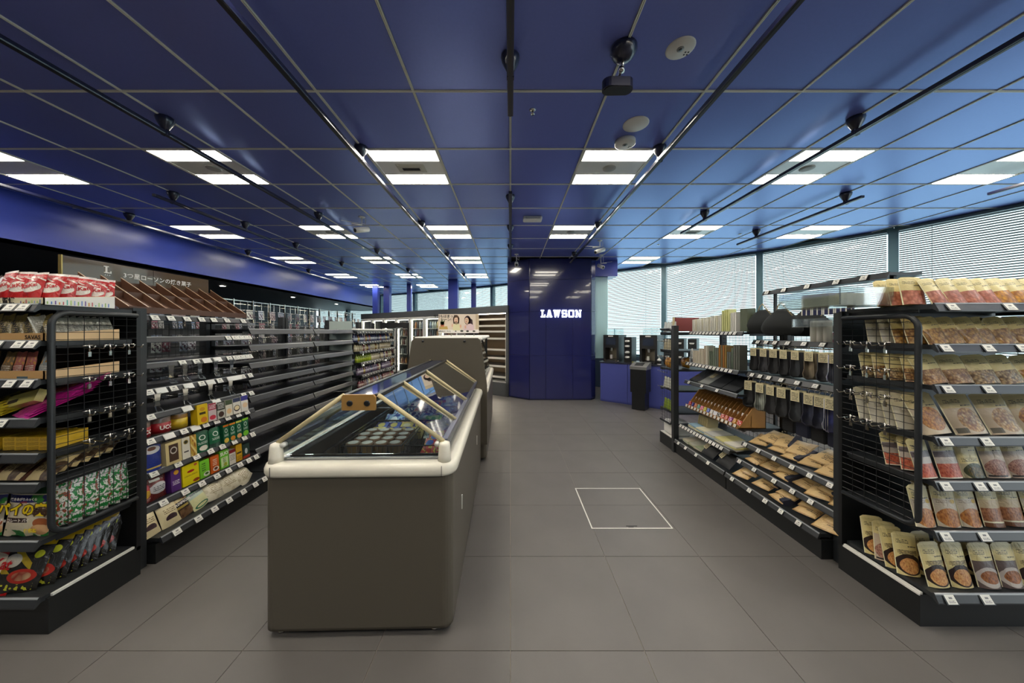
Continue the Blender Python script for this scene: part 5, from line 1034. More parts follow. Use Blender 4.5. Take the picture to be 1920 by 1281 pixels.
for c_ in range(3): fpack(carton('ice_cream_box', ic['cream'], .05, .05, .1) if c_ == 0 else cb['cream'], 'ice_cream_box', -.235 + c_ * .05, .36, .60, 'brown and yellow upright ice box, %s beside the cups' % ORD[c_], 'ice cream box', 'brown and yellow upright boxes', 0, 0)
ib = {k: bag('ice_cream_pack', ic[k], .13, .16, .03, 'pillow', hash_(k), 6, 7) for k in ic}
seq = [('red', .27, .28), ('red', .3, .36), ('night', .26, .45), ('red', .31, .5), ('silver', .3, .58), ('silver', .22, .6), ('blue', -.03, .72), ('salmon', .08, .74), ('salmon', .18, .76), ('green', .28, .78), ('blue', -.04, .86), ('night', .08, .88), ('blue', .19, .88), ('night', .3, .9), ('blue', -.04, 1.0), ('red', .07, 1.02), ('night', .18, 1.02), ('violet', .29, 1.02), ('night', -.04, 1.17), ('red', .08, 1.2), ('night', .18, 1.2), ('blue', .29, 1.22), ('blue', -.03, 1.34), ('night', .1, 1.36), ('red', .22, 1.36), ('blue', .31, 1.42), ('night', 0, 1.5), ('silver', .14, 1.5), ('blue', .26, 1.52)]
cc = {}
for k, x, y in seq:
    i = cc.get(k, 0); cc[k] = i + 1
    fpack(ib[k], 'ice_cream_pack', (x - .14 if y > .65 else x - .04), min(1.62, y * .92 + .2) - .0, .68 + R.uniform(0, .04), '%s crinkled ice cream pack, %s of its colour from the freezer front' % (k, ordn(i)), 'ice cream pack', '%s ice cream packs' % k, R.uniform(-12, 12), R.uniform(-75, -60), R.uniform(-6, 6))
# second freezer with raised end board
F2, ptG, _ = freezer('tall_freezer', (-.70, 3.5, 0), 'second freezer with tall grey end board and white capped top', 2.0, glass=False)
mb = MB(); mb.prism([(-.44, .2), (.445, .2), (.445, .84), (.375, 1.33), (.345, 1.36), (-.34, 1.36), (-.37, 1.33), (-.44, .84)], 'y', -.04, -.012); eb = part('end_board', mb, m_fz, F2, world=False)
for x in (-.25, .2): mb = MB().lathe([(.014, 0), (.014, .003)], 12, (0, 0, 0), 0, True, TM((x, -.04, 1.325)) @ Matrix.Rotation(D(90), 4, 'X')); part('bolt_cap', mb, m_black, eb, world=False)
mb = MB(); mb.box(-.36, .39, 0, 1.9, 1.33, 1.37, bev=.015); part('top_cap', mb, m_white, F2, world=False)
mb = MB()
for x in (-.3, .34):
    for y in (.1, 1.8): mb.box(x - .015, x + .015, y - .015, y + .015, .83, 1.33)
part('support_post', mb, m_steel, F2, world=False)
for x in (-1, 1): mb = MB(); mb.prism([(x * .39, .84), (x * .3, 1.32), (x * .295, 1.32), (x * .385, .84)], 'y', .05, 1.9); part('glass_lid', mb, m_clear, F2, world=False)
mb = MB(); mb.box(-.37, .37, .08, 1.92, .60, .62); part('product_floor', mb, solo_m, F2, world=False)
# poster
t = thing('poster', (-.67, 4.2, 1.37), 'wide cream poster of two smiling women standing on the tall freezer', 'poster')
X0, X1, Z0, Z1, Yp = -.95, -.415, 1.41, 1.66, 4.2; PW, PH = X1 - X0, Z1 - Z0
mb = MB(); mb.box(X0, X1, Yp, Yp + .006, Z0, Z1); part('poster_sheet', mb, mat('poster_cream', (226, 210, 192), .5), t)
def fl(nm, c, polys, k):
    mb = MB()
    for P in polys: mb.face([(X0 + PW * x, Yp - .0006 * k, Z0 + PH * z) for x, z in P])
    part(nm, mb, mat('ink_%d_%d_%d' % c, c, .6), t)
def el(cx, cz, rx, rz_, n=14, a0=0, a1=360): return [(cx + rx * math.cos(D(a0 + (a1 - a0) * q / n)), cz + rz_ * math.sin(D(a0 + (a1 - a0) * q / n))) for q in range(n if a1 - a0 == 360 else n + 1)]
fl('printed_table', (240, 234, 228), [[(0, 0), (1, 0), (1, .18), (0, .18)]], 1)
fl('printed_table_side', (190, 160, 90), [[(.02, .2), (.24, .2), (.22, .36), (.03, .36)]], 1)
fl('printed_window', (200, 180, 150), [[(.92, .2), (1, .2), (1, 1), (.92, 1)]], 1)
fl('printed_hair', (96, 70, 50), [el(.44, .72, .08, .24), [(.37, .5), (.51, .5), (.52, .8), (.37, .8)]], 2); fl('printed_hair', (62, 40, 44), [el(.72, .68, .08, .24), [(.7, .3), (.86, .3), (.84, .7), (.74, .86)]], 2)
fl('printed_face', (232, 196, 168), [el(.44, .68, .05, .16), el(.70, .66, .052, .16), [(.42, .45), (.46, .45), (.46, .6), (.42, .6)], [(.69, .42), (.73, .42), (.73, .55), (.69, .55)]], 3)
fl('printed_blouse', (226, 220, 176), [[(.36, .14), (.54, .14), (.53, .42), (.48, .5), (.41, .5), (.36, .42)]], 3); fl('printed_blouse', (222, 196, 200), [[(.62, .14), (.88, .14), (.88, .4), (.8, .5), (.68, .46), (.62, .36)]], 3)
fl('printed_hand', (226, 180, 150), [el(.55, .36, .022, .09), el(.345, .4, .016, .09), el(.67, .32, .02, .09)], 4); fl('printed_mouth', (170, 70, 70), [el(.44, .62, .016, .025), el(.69, .6, .014, .022)], 4)
fl('printed_eye', (40, 30, 30), [el(.425, .71, .008, .012), el(.458, .71, .008, .012), el(.682, .7, .008, .012), el(.712, .7, .008, .012)], 4)
fl('printed_plant', (70, 96, 40), [[(.08, .42), (.03, .7), (.07, .56), (.09, .78), (.11, .56), (.17, .72), (.13, .42)], el(.1, .52, .05, .1)], 3); fl('printed_pot', (206, 120, 90), [[(.06, .34), (.14, .34), (.15, .46), (.05, .46)]], 3)
fl('printed_dish', (60, 60, 50), [el(.43, .1, .02, .03), el(.58, .11, .04, .05), el(.72, .1, .035, .05), el(.88, .1, .035, .04)], 3)
inst('lettering', textmesh('今日もはまった\n  シーン!', .044, m_inkk, .0008), t, WM[t.name].inverted() @ TM((-.86, Yp - .002, 1.607))); inst('lettering', textmesh('新商品はこちら', .026, m_inkk, .0004), t, WM[t.name].inverted() @ TM((-.875, Yp - .002, 1.432)))
mb = MB()
for x in (-.78, -.6, -.48): mb.box(x - .006, x + .006, Yp, Yp + .01, 1.37, 1.42)
part('stand_leg', mb, m_chrome, t)
# ================================================================ BACK CASES
ang = math.atan2(6.95 - 10.45, -.05 + 4.9)       # facing the camera side
fK = Fr(-4.9, 10.45, ang); LK = math.hypot(4.85, 3.5)
m_case = mat('case_grey', (84, 86, 88), .35); m_brownin = mat('case_inner', (120, 104, 84), .5); m_strip = mat('case_light', (255, 240, 214), .5, emis=14)
OC = thing('open_cooler', fK.p(LK - .75, -.3, 0), 'tall empty open cooler beside the blue pillar', 'cooler')
def cpt(par, nm, bxs, m, **k):
    mb = MB()
    for b in bxs: fK.box(mb, *b)
    return part(nm, mb, m, par, **k)
s0 = LK - 1.55; cpt(OC, 'body', [(s0, LK, -.8, -.75, 0, 2.0), (s0, s0 + .05, -.8, .0, 0, 2.0), (LK - .06, LK, -.8, 0, 0, 2.0), (s0, LK, -.8, 0, 0, .3)], m_case)
cpt(OC, 'rear_liner', [(s0 + .05, LK - .06, -.75, -.7, .3, 1.85)], m_brownin); cpt(OC, 'canopy', [(s0, LK, -.8, .02, 1.84, 2.0)], m_case)
cpt(OC, 'canopy_light', [(s0 + .06, LK - .08, -.04, -.01, 1.825, 1.838)], m_strip)
for z in (1.72, 1.57, 1.44, 1.28, 1.03, .84, .66, .42):
    sh = cpt(OC, 'shelf', [(s0 + .06, LK - .07, -.7, -.06, z - .02, z)], m_brownin if z > 1 else m_rail); cpt(sh, 'edge_strip', [(s0 + .06, LK - .07, -.06, -.045, z - .03, z + .012)], mat('edge_white', (225, 222, 212), .3)); cpt(sh, 'shelf_light', [(s0 + .1, LK - .1, -.12, -.1, z - .026, z - .02)], m_strip)
cpt(OC, 'side_light', [(LK - .085, LK - .07, -.03, -.015, .35, 1.8)], mat('side_strip', (225, 222, 212), .3))
n_ = 7; wd0 = s0 / n_
gd = pack('chilled_drink', [(190, 200, 200), (206, 180, 120), (120, 60, 60), (90, 110, 140), (220, 214, 200), (60, 60, 70), (180, 120, 60)], [('R', 5, 6, 5, 6, (0, 0, 0))], .3, .3)
mb = MB(); mb.lathe([(.03, 0), (.033, .01), (.033, .12), (.016, .16), (.016, .18)], 8); DRK = mb.mesh('drink_bottle', gd)
for q in range(n_):
    a, b = q * wd0, (q + 1) * wd0
    dc = thing('door_cooler', fK.p((a + b) / 2, -.4, 0), 'glass door drinks cooler, %s counted from the open cooler' % ordn(n_ - 1 - q), 'cooler', 'glass door coolers along the back')
    cpt(dc, 'body', [(a, b, -.8, -.75, 0, 2.0), (a, b, -.75, -.05, 0, .25), (a, b, -.75, .0, 1.83, 2.0), (a, a + .02, -.75, -.05, .25, 1.83), (b - .02, b, -.75, -.05, .25, 1.83)], m_case)
    d_ = cpt(dc, 'door_frame', [(a + .005, a + .045, -.04, 0, .25, 1.82), (b - .045, b - .005, -.04, 0, .25, 1.82), (a + .045, b - .045, -.04, 0, .25, .3), (a + .045, b - .045, -.04, 0, 1.77, 1.82)], mat('door_white', (222, 222, 220), .35))
    cpt(d_, 'door_glass', [(a + .045, b - .045, -.025, -.02, .3, 1.77)], m_clear); cpt(d_, 'door_handle', [(b - .07, b - .055, .0, .03, .8, 1.3)], m_chrome)
    cpt(dc, 'cooler_light', [(a + .03, b - .03, -.1, -.07, 1.76, 1.78), (a + .022, a + .03, -.09, -.06, .3, 1.75), (b - .03, b - .022, -.09, -.06, .3, 1.75)], m_strip)
    for z in (.5, .78, 1.05, 1.3, 1.52):
        cpt(dc, 'shelf', [(a + .02, b - .02, -.7, -.1, z - .015, z)], m_white)
        if q >= 2:
            for k in range(6): item(DRK, 'drink_bottle', fK, a + .09 + k * (wd0 - .16) / 5, -.16, z, 'chilled bottle, %s in cooler %s, %s shelf' % (ordn(k), ordn(n_ - 1 - q), {.5: 'lowest', .78: 'low', 1.05: 'middle', 1.3: 'high', 1.52: 'highest'}[z]), 'bottle', 'chilled drinks in glass coolers')
# ================================================================ COUNTER AND COFFEE MACHINES
rzc = math.atan2(-.83, 1.005); fQ = Fr(1.86, 6.60, rzc)
m_cnt = mat('counter_blue', (78, 86, 160), .35)
ct = thing('service_counter', fQ.p(1.1, -.25, 0), 'blue service counter under the coffee machines', 'counter')
def qpt(par, nm, bxs, m, bev=0):
    mb = MB()
    for b in bxs: fQ.box(mb, *b, bev=bev)
    return part(nm, mb, m, par)
qpt(ct, 'carcass', [(0, 2.3, -.6, -.012, .0, .79)], m_cnt)
for a, b in ((.0, .56), (.56, .78), (.78, 1.35), (1.35, 1.9), (1.9, 2.3)): qpt(ct, 'door', [(a + .003, b - .003, -.012, .004, .03, .785)], m_cnt)
qpt(ct, 'worktop', [(-.02, 2.32, -.62, .02, .79, .815)], mat('worktop_dark', (44, 46, 60), .3))
def machine(s, lb):
    t = thing('coffee_machine', fQ.p(s, -.25, .815), lb, 'coffee machine', 'self service coffee machines'); w2 = .16
    qpt(t, 'body', [(s - w2, s + w2, -.5, -.3, .815, 1.36), (s - w2, s - w2 + .04, -.3, -.06, .815, 1.36), (s + w2 - .04, s + w2, -.3, -.06, .815, 1.36), (s - w2 + .04, s + w2 - .04, -.3, -.06, 1.1, 1.36)], m_black)
    qpt(t, 'niche', [(s - .12, s + .12, -.3, -.29, .86, 1.1)], mat('niche_chrome', (170, 160, 140), .3, metal=.5)); qpt(t, 'drip_tray', [(s - .12, s + .12, -.29, -.05, .815, .85)], m_rail)
    sp_ = qpt(t, 'spout', [(s - .02, s + .02, -.16, -.1, 1.03, 1.1)], m_chrome); qpt(t, 'panel', [(s - .1, s + .1, -.062, -.05, 1.16, 1.3)], mat('screen_dark', (40, 48, 66), .15)); qpt(t, 'badge', [(s - .05, s + .05, -.05, -.047, 1.325, 1.35)], m_white)
    qpt(t, 'bean_hopper', [(s - .14, s - .01, -.4, -.2, 1.36, 1.5), (s + .01, s + .14, -.4, -.2, 1.36, 1.5)], m_acryl); qpt(t, 'cup', [(s - .05, s - .01, -.2, -.15, .87, .95)], m_white)
    for k in (-.11, .11): qpt(t, 'button_leg', [(s + k - .008, s + k + .008, -.05, -.03, .815, .87)], m_chrome)
machine(.2, 'black coffee machine beside the blue pillar'); machine(.93, 'black coffee machine above the black waste bin')
lt = thing('lid_tower', fQ.p(.52, -.2, .815), 'black tower of white cup lids between the coffee machines', 'lid dispenser')
qpt(lt, 'housing', [(.45, .6, -.4, -.12, .815, 1.32)], m_black)
for z in (.9, 1.0, 1.12, 1.22): mb = MB().lathe([(.035, 0), (.045, .01), (.045, .03), (.03, .04)], 12, tuple(fQ.p(.525, -.09, z))); part('lid_stack', mb, m_white, lt)
for k, s in enumerate((.36, .66)): mb = MB().lathe([(.02, 0), (.024, .03), (.024, .032)], 10, tuple(fQ.p(s, -.03, .815))); solo('sugar_pot', mb, mat('pot_olive', (150, 150, 60), .4) if k == 1 else m_chrome, ['small chrome pot before the first coffee machine', 'small olive pot between the coffee machines'][k], 'pot')
for k, s in enumerate((1.25, 1.45, 1.65)):
    solo_b = thing('cup_dispenser', fQ.p(s, -.25, .815), 'black cup dispenser, %s past the second coffee machine' % ORD[k], 'cup dispenser', 'black cup dispensers')
    qpt(solo_b, 'housing', [(s - .07, s + .07, -.4, -.15, .815, 1.3)], m_black); mb = MB()
    for z in (.95, 1.08, 1.2): mb.lathe([(.03, 0), (.04, .03)], 10, tuple(fQ.p(s, -.12, z)))
    part('cup_stack', mb, m_white, solo_b)
hb = thing('pump_bottle', fQ.p(1.13, -.04, .815), 'white hand sanitizer pump bottle on the counter edge', 'bottle'); c_ = fQ.p(1.13, -.04, .815)
part('bottle_body', MB().lathe([(.035, 0), (.037, .01), (.037, .09), (.015, .115), (.013, .125)], 14, tuple(c_)), m_white, hb); part('pump', MB().tube([c_ + Vector((0, 0, .12)), c_ + Vector((0, 0, .165)), c_ + Vector((-.03, -.02, .165)), c_ + Vector((-.035, -.023, .155))], .006, 6), m_white, hb)
part('paper_label', MB().lathe([(.038, .02), (.038, .08)], 14, tuple(c_)), m_inkk, hb)
wb = thing('waste_bin', fQ.p(.87, .2, 0), 'black waste bin with silver chute top standing before the counter', 'waste bin')
mb = MB(); fQ.box(mb, .73, 1.01, .06, .34, .32, .74); fQ.box(mb, .755, .985, .08, .33, .01, .32); part('bin_body', mb, m_black, wb)
mb = MB(); mb.prism([(-.06, .74), (-.35, .74), (-.35, .79), (-.12, .86), (-.06, .86)], 'x', .72, 1.02, 0, fQ.T()); hd_ = part('chute_top', mb, mat('bin_silver', (150, 150, 148), .3, metal=.6), wb)
mb = MB(); mb.prism([(-.3, .807), (-.17, .846), (-.168, .849), (-.298, .81)], 'x', .79, .94, 0, fQ.T()); part('chute_opening', mb, m_black, hd_)
# ================================================================ WINDOW-SIDE PRODUCTS
def rs(x, X, f): return (2.88 if f is fR1 else 3.77) - X * 598 / (x - 957)
m_kraft = (216, 184, 130)
kp = pack('kraft_pack', m_kraft, [('R', 0, .05, 0, 1, (176, 140, 88)), ('R', .95, 1, 0, 1, (176, 140, 88)), ('R', 0, 1, 0, .04, (176, 140, 88)), ('T', .5, .95, .2, .45, 4, INK), ('T', .08, .4, .5, .6, 2, INK)], .4, .2, .5)  # darker border layers paint the shade that sets piled packs apart
km = bag('underwear_pack', kp, .14, .19, .05, 'pillow', 71, 7, 8); ring_me = MB()
for q in range(9): a0_, a1_ = D(30 + 30 * q), D(60 + 30 * q); ring_me.tube([(.012 * math.cos(a0_), 0, .21 + .012 * math.sin(a0_)), (.012 * math.cos(a1_), 0, .21 + .012 * math.sin(a1_))], .0015, 4)
RINGM = ring_me.mesh('hang_ring', mat('ring_beige', (200, 190, 160), .4))
bband = MB().box(.035, .072, -.022, .022, .01, .18).mesh('dark_band', mat('band_navy', (50, 54, 70), .6))
lv = [('bottom', .157, .53, 5), ('second', .29, .44, 6), ('third', .44, .38, 6)]
for nm, z, t0, cnt in lv:
    for c_ in range(cnt):
        for h_ in range(2):
            s = .12 + c_ * (.74 / (cnt - 1)) + R.uniform(-.012, .012)
            kids = [('hang_ring', RINGM, Matrix())] + ([('dark_band', bband, Matrix())] if (c_ + h_) % 3 == 2 else [])
            item(km, 'underwear_pack', fR1, s + .015 * h_, t0 - .02 - .045 * h_ - .03 * (c_ % 2), z + .012 + .036 * h_, 'kraft garment pack, %s pile on the %s sock unit shelf, %s upward' % (ORD[c_], nm, ORD[h_]), 'garment pack', 'kraft garment packs on the %s shelf' % nm, -74 + 3 * h_, 12 + R.uniform(-12, 12), R.uniform(-9, 9), kids)
sock_mats = {k: pack('sock_' + k, c, l, .9, 0) for k, (c, l) in {'black': ((38, 38, 40), []), 'charcoal': ((60, 60, 64), []), 'navy': ((34, 38, 60), []), 'brown': ((120, 106, 84), [('S', 0, 1, 0, 1, (146, 132, 106), 14, 0, .3)]), 'grey': ((120, 126, 116), [('S', 0, 1, 0, 1, (180, 184, 170), 7, 0, .4)]), 'blue': ((36, 42, 96), [('S', .0, .4, 0, 1, (226, 226, 230), 9, 0, .45)]), 'dark': ((46, 50, 54), [])}.items()}
def sockmesh(k):
    mb = MB(); out = [(-.04, 0), (.04, 0), (.042, -.1), (.045, -.17), (.03, -.2), (-.02, -.205), (-.046, -.19), (-.05, -.16), (-.04, -.12)]
    n = len(out); vs = [(x, -.014, z) for x, z in out] + [(x, .014, z) for x, z in out] + [(x * .8, -.02, z * .92 - .008) for x, z in out]
    fs = [tuple(range(2 * n, 3 * n))[::-1], tuple(range(n, 2 * n))] + [(j, (j + 1) % n, 2 * n + (j + 1) % n, 2 * n + j) for j in range(n)] + [(j, n + j, n + (j + 1) % n, (j + 1) % n) for j in range(n)]
    mb.add(vs, fs, 0, True, [((v[0] + .05) / .1, v[2] / .21 + 1) for v in vs]); return mb.mesh('sock_pair', sock_mats[k])
SK = {k: sockmesh(k) for k in sock_mats}
mb = MB(); mb.box(-.028, .028, -.024, -.022, -.06, .015); 
mb.uv[2] = [(0, 0), (1, 0), (1, 1), (0, 1)]; CARD = mb.mesh('header_card', pack('sock_card', (222, 210, 168), [('T', .1, .85, .1, .85, 6, INK)], .6, 0))
mb = MB(); mb.tube([(0, -.022, .012), (0, -.022, .03), (.008, -.02, .04), (0, -.018, .048), (-.008, -.018, .042)], .0022, 5); SH = mb.mesh('plastic_hook', mat('hook_clear', (206, 200, 180), .3))
bigA = [('black', 1414), ('charcoal', 1432), ('black', 1450), ('black', 1470), ('dark', 1492), ('brown', 1518), ('charcoal', 1544), ('blue', 1565)]
bigB = [('black', 1404), ('grey', 1426), ('black', 1446), ('black', 1466), ('dark', 1493), ('navy', 1518), ('navy', 1538), ('blue', 1559)]
for rn, lst, X, z, sc2 in (('upper', bigA, 2.19, 1.27, .95), ('lower', bigB, 2.16, .97, 1.1)):
    for d_ in range(3):
        for j, (k, x) in enumerate(lst):
            s = rs(x, X, fR1); o = bpy.data.objects.new('hanging_socks', SK[k]); link(o, None, fR1.place(s, 2.5 - X - .01 - .045 * d_, z, 0, D(R.uniform(-8, 8)) + D(18)) @ Matrix.Diagonal((sc2, sc2, sc2, 1)))
            tag(o, '%s socks hanging on the %s bar, %s from stationery side, %s' % (k, rn, ordn(j), ('front pair', 'middle pair', 'rear pair')[d_]), 'socks', 'socks on the %s bar' % rn)
            if d_ < 2: inst('header_card', CARD, o); inst('plastic_hook', SH, o)
# long dark trousers like garments under the lower bar
for j in range(5):
    mb = MB(); x = .3 + j * .125; fR1.box(mb, x - .055, x + .055, .22, .26, .62, .94, bev=.008)
    solo('hanging_garment', mb, mat('garment_navy' if j % 2 else 'garment_black', (34, 38, 56) if j % 2 else (30, 31, 33), .9), 'dark folded garment hanging below the lower socks, %s from stationery side' % ORD[j], 'garment', 'dark garments under the socks')
# black drawstring bags
for j, (s, t, z, lb) in enumerate(((.06, .27, 1.665, 'black drawstring bag hanging farther from the post'), (.29, .3, 1.655, 'large black drawstring bag hanging nearest the post'), (.38, .16, 1.65, 'black bag partly behind the large drawstring bag'))):
    M = fR1.place(s, t, z, 0, D(22)); o = thing('drawstring_bag', M.translation, lb, 'bag', 'black drawstring bags', rz=fR1.rz + D(22))
    mb = MB(); nl, nn = 10, 16; vs = []
    for i_ in range(nl + 1):
        v = i_ / nl; hw = (.03 + .12 * math.sin(min(1, v * 1.15) * math.pi / 2) ** .8) * (1 if v < .85 else 1 - (v - .85) * 1.6); dp = .012 + .055 * math.sin(math.pi * min(.95, v) ** 1.3)
        for q in range(nn):
            a = 2 * math.pi * q / nn; fold = 1 + .06 * math.sin(a * 5 + v * 3) * (1 - v); vs.append((hw * math.cos(a) * fold, dp * math.sin(a) * fold, -.045 - v * .21))
    fs = [(i_ * nn + q, (i_ + 1) * nn + q, (i_ + 1) * nn + (q + 1) % nn, i_ * nn + (q + 1) % nn) for i_ in range(nl) for q in range(nn)] + [tuple(range(nn)), tuple(range((nl + 1) * nn - 1, nl * nn - 1, -1))]
    mb.add(vs, fs, 0, True); part('pouch_body', mb, mat('bag_black', (34, 37, 38), .85), o, world=False)
    mb = MB(); mb.tube([(-.03, -.01, -.05), (-.015, -.01, -.01), (0, 0, .01), (.015, -.01, -.01), (.09, -.03, -.1)], .004, 6); part('cord', mb, mat('cord_tan', (180, 160, 120), .7), o, world=False)
# striped towels, rolls, boxes near the post
st = pack('striped_cloth', (44, 48, 84), [('S', 0, 1, 0, 1, (220, 218, 206), 3.2, 0, .25)], .9, 0)
for j in range(4):
    o = item(carton('striped_towel', st, .085, .03, .14), 'striped_towel', fR1, .6 + j * .06, .36 - .02 * j, 1.545, 'navy and white striped hanging towel, %s from the bags' % ORD[j], 'towel', 'striped towels by the post', 0, 20)
    if j == 0: inst('header_card', CARD, o, TM((0, .004, .12)) @ Matrix.Diagonal((1.2, 1, 1.2, 1)))
t = thing('clear_tray', fR1.p(.72, .3, 1.46), 'clear acrylic tray below the striped towels', 'tray'); mb = MB(); fR1.box(mb, .5, .9, .12, .4, 1.46, 1.465); fR1.box(mb, .5, .9, .39, .4, 1.465, 1.52); part('tray_body', mb, m_acryl, t)
t = thing('acrylic_case', fN.p(.0, .2, 1.57), 'clear acrylic case beside the pink fruit pouches on the snack rack top', 'case'); mb = MB(); fN.box(mb, -.28, .0, -.1, .28, 1.565, 1.57); fN.box(mb, -.28, .0, .275, .28, 1.57, 1.66); fN.box(mb, -.28, -.275, -.1, .28, 1.57, 1.66); part('case_body', mb, m_acryl, t)
mb = MB()
for q in range(5): fN.box(mb, -.26 + q * .05, -.225 + q * .05, .05, .2, 1.57, 1.64)
part('file_card', mb, mat('case_cards', (226, 222, 186), .6), t, kind='stuff')
for j in range(3): mb = MB().lathe([(.022, 0), (.024, .004), (.024, .15), (.02, .156)], 14, tuple(fR1.p(.54 + j * .05, .27, 1.352))); solo('white_roll', mb, mat('roll_white', (214, 210, 198), .6), 'white cloth roll, %s beside the hanging black bags' % ORD[j], 'roll', 'white rolls above the socks')
for j in range(7):
    c = [(170, 50, 100), (60, 70, 150), (190, 60, 120), (50, 60, 130), (176, 50, 90), (190, 70, 60), (80, 60, 140)][j]; item(carton('small_carton', pack('ct%d' % j, c, [('R', 0, 1, .3, .6, (200, 190, 200)), ('T', .1, .9, .65, .9, 2, (240, 240, 240))]), .045, .05, .07), 'small_carton', fR1, .68 + (j - 4) * .05 if j < 7 else 0, .15, 1.352, 'small bright carton above the socks, %s from the stationery side' % ORD[j], 'carton', 'small bright cartons above the socks')
# stationery
m_red = mat('file_red', (128, 58, 56), .6)
t = thing('file_box', (2.1, 3.8, 1.44), 'dark red flat file box on the far end rack top', 'file box'); mb = MB(); mb.box(1.99, 2.29, 3.86, 3.9, 1.432, 1.6, bev=.004); part('box_body', mb, m_red, t); mb = MB(); mb.box(1.982, 1.99, 3.86, 3.9, 1.432, 1.602); part('spine_edge', mb, mat('board_tan', (206, 190, 150), .6), t)
f = fR2; white = [(222, 220, 206), (232, 230, 220), (212, 206, 184), (226, 224, 214)]
for j in range(24):
    s = .03 + j * .031; h = .14 + .002 * j + (.04 if 17 <= j <= 20 else 0); c = white[j % 4] if j < 17 else ((214, 216, 150) if j < 21 else (226, 224, 216))
    item(carton('white_sleeve', mat('sleeve_%d' % (j % 4 if j < 17 else (5 if j < 21 else 6)), c, .45), .016 if j % 3 else .01, .07, h), 'paper_sleeve', f, s, .33, 1.428, 'pale paper sleeve standing on the stationery top shelf, %s from the far end' % ordn(j), 'paper sleeve', 'pale paper sleeves', 0, R.uniform(-4, 4))
for j in range(7): item(carton('olive_file', mat('file_olive', (96, 104, 84), .5), .01, .08, .21), 'olive_file', f, .79 + j * .013, .31, 1.428, 'thin olive file upright beside the black bags, %s from the sleeves' % ordn(j), 'file', 'thin olive files')
for j in range(6): mb = MB(); x = f.p(.04 + .05 * j, .33, 1.435); mb.tube([x + Vector((0, -.02, .0)), x + Vector((0, -.008, .11)), x + Vector((0, 0, .135)), x + Vector((0, .008, .11)), x + Vector((0, .02, 0))], .006, 6); solo('white_loop', mb, m_white, 'white looped strap on the stationery top shelf, %s from the far end' % ORD[j], 'strap', 'white looped straps')
fc = [((206, 196, 176), .14)] * 4 + [((196, 186, 166), .17)] * 3 + [((176, 160, 140), .2), ((206, 200, 186), .21), ((150, 146, 130), .2), ((96, 108, 88), .15), ((90, 100, 84), .15), ((104, 116, 98), .19), ((100, 108, 96), .19), ((104, 110, 100), .19), ((156, 104, 40), .22), ((110, 100, 70), .22), ((150, 96, 36), .22), ((140, 110, 50), .22), ((90, 96, 90), .16), ((96, 100, 92), .16), ((88, 100, 84), .2), ((96, 96, 88), .23), ((92, 94, 86), .23), ((90, 92, 84), .23)]
for j, (c, h) in enumerate(fc):
    item(carton('upright_file', mat('fl_%d_%d_%d' % c, c, .5), .022, .07, h), 'upright_file', f, .1 + j * .0305, .36, 1.073, 'upright file on the second stationery shelf, %s from the far end' % ordn(j), 'file', 'upright files on the second stationery shelf', 0, R.uniform(-2, 2))
mb = MB(); x = f.p(.05, .38, 1.073); mb.tube([x + Vector((0, .03, 0)), x + Vector((0, .015, .13)), x + Vector((0, -.0, .155)), x + Vector((0, -.015, .13)), x + Vector((0, -.03, 0))], .009, 6); solo('white_strap', mb, m_white, 'white looped strap beside the upright files', 'strap')
mdc = mat('document_case', (70, 72, 76), .25, coat=.4); mdb = mat('leather_black', (44, 46, 50), .45)
for j, (s, m_, lb) in enumerate(((.16, mdc, 'smoky clear document case leaning at the far end'), (.33, mat('case_silver', (150, 152, 150), .2, coat=.8), 'silver grey document case with cream tag'), (.53, mdb, 'black document pouch in the middle of its shelf'), (.73, mdb, 'black document pouch nearest the socks'))):
    o = item(carton('document_case', m_, .19, .025, .23), 'document_case', f, s, .42, .862, lb, 'document case', 'document cases', -58, 0, R.uniform(-3, 3))
    if j == 1: inst('header_card', CARD, o, TM((0, .008, .17)))
# pen display
m_oak = mat('pen_wood', (170, 124, 66), .45, noise=.12, nscale=14); m_oaks = mat('pen_wood_side', (176, 128, 66), .45, noise=.1, nscale=6)
t = thing('pen_display', f.p(.44, .3, .565), 'stepped wooden display of erasers and pens with small tags', 'display'); A0, A1 = .05, .9
for s in (A0, A1 - .012): mb = MB(); mb.prism([(-.45, .553), (-.2, .553), (-.2, .76), (-.3, .76)], 'x', s, s + .012, 0, f.T()); part('side_board', mb, m_oaks, t)
mb = MB(); f.box(mb, A0, A1, .2, .46, .553, .562); f.box(mb, A0, A1, .2, .206, .56, .76); f.box(mb, A0, A1, .45, .457, .56, .59); f.box(mb, A0, A1, .33, .336, .56, .67); part('stepped_frame', mb, m_oak, t)
for q in range(1, 15): s = A0 + q * (A1 - A0) / 15; mb = MB(); mb.prism([(-.45, .562), (-.21, .562), (-.21, .755), (-.3, .745)], 'x', s - .002, s + .002, 0, f.T()); part('divider', mb, m_oak, t)
for r_ in range(2):
    for q in range(15): inst('price_tag', TAG, t, WM[t.name].inverted() @ f.place(A0 + (q + .5) * (A1 - A0) / 15, .462 if r_ == 0 else .345, .575 if r_ == 0 else .66, D(-20)) @ Matrix.Diagonal((.62, 1, .7, 1)))
ec = [(190, 40, 50), (60, 60, 150), (206, 110, 60), (40, 130, 120), (206, 80, 130), (206, 196, 50), (80, 110, 190), (226, 226, 226), (220, 220, 230), (60, 60, 60), (196, 70, 60), (206, 100, 70), (150, 60, 150), (210, 150, 60), (200, 60, 50)]
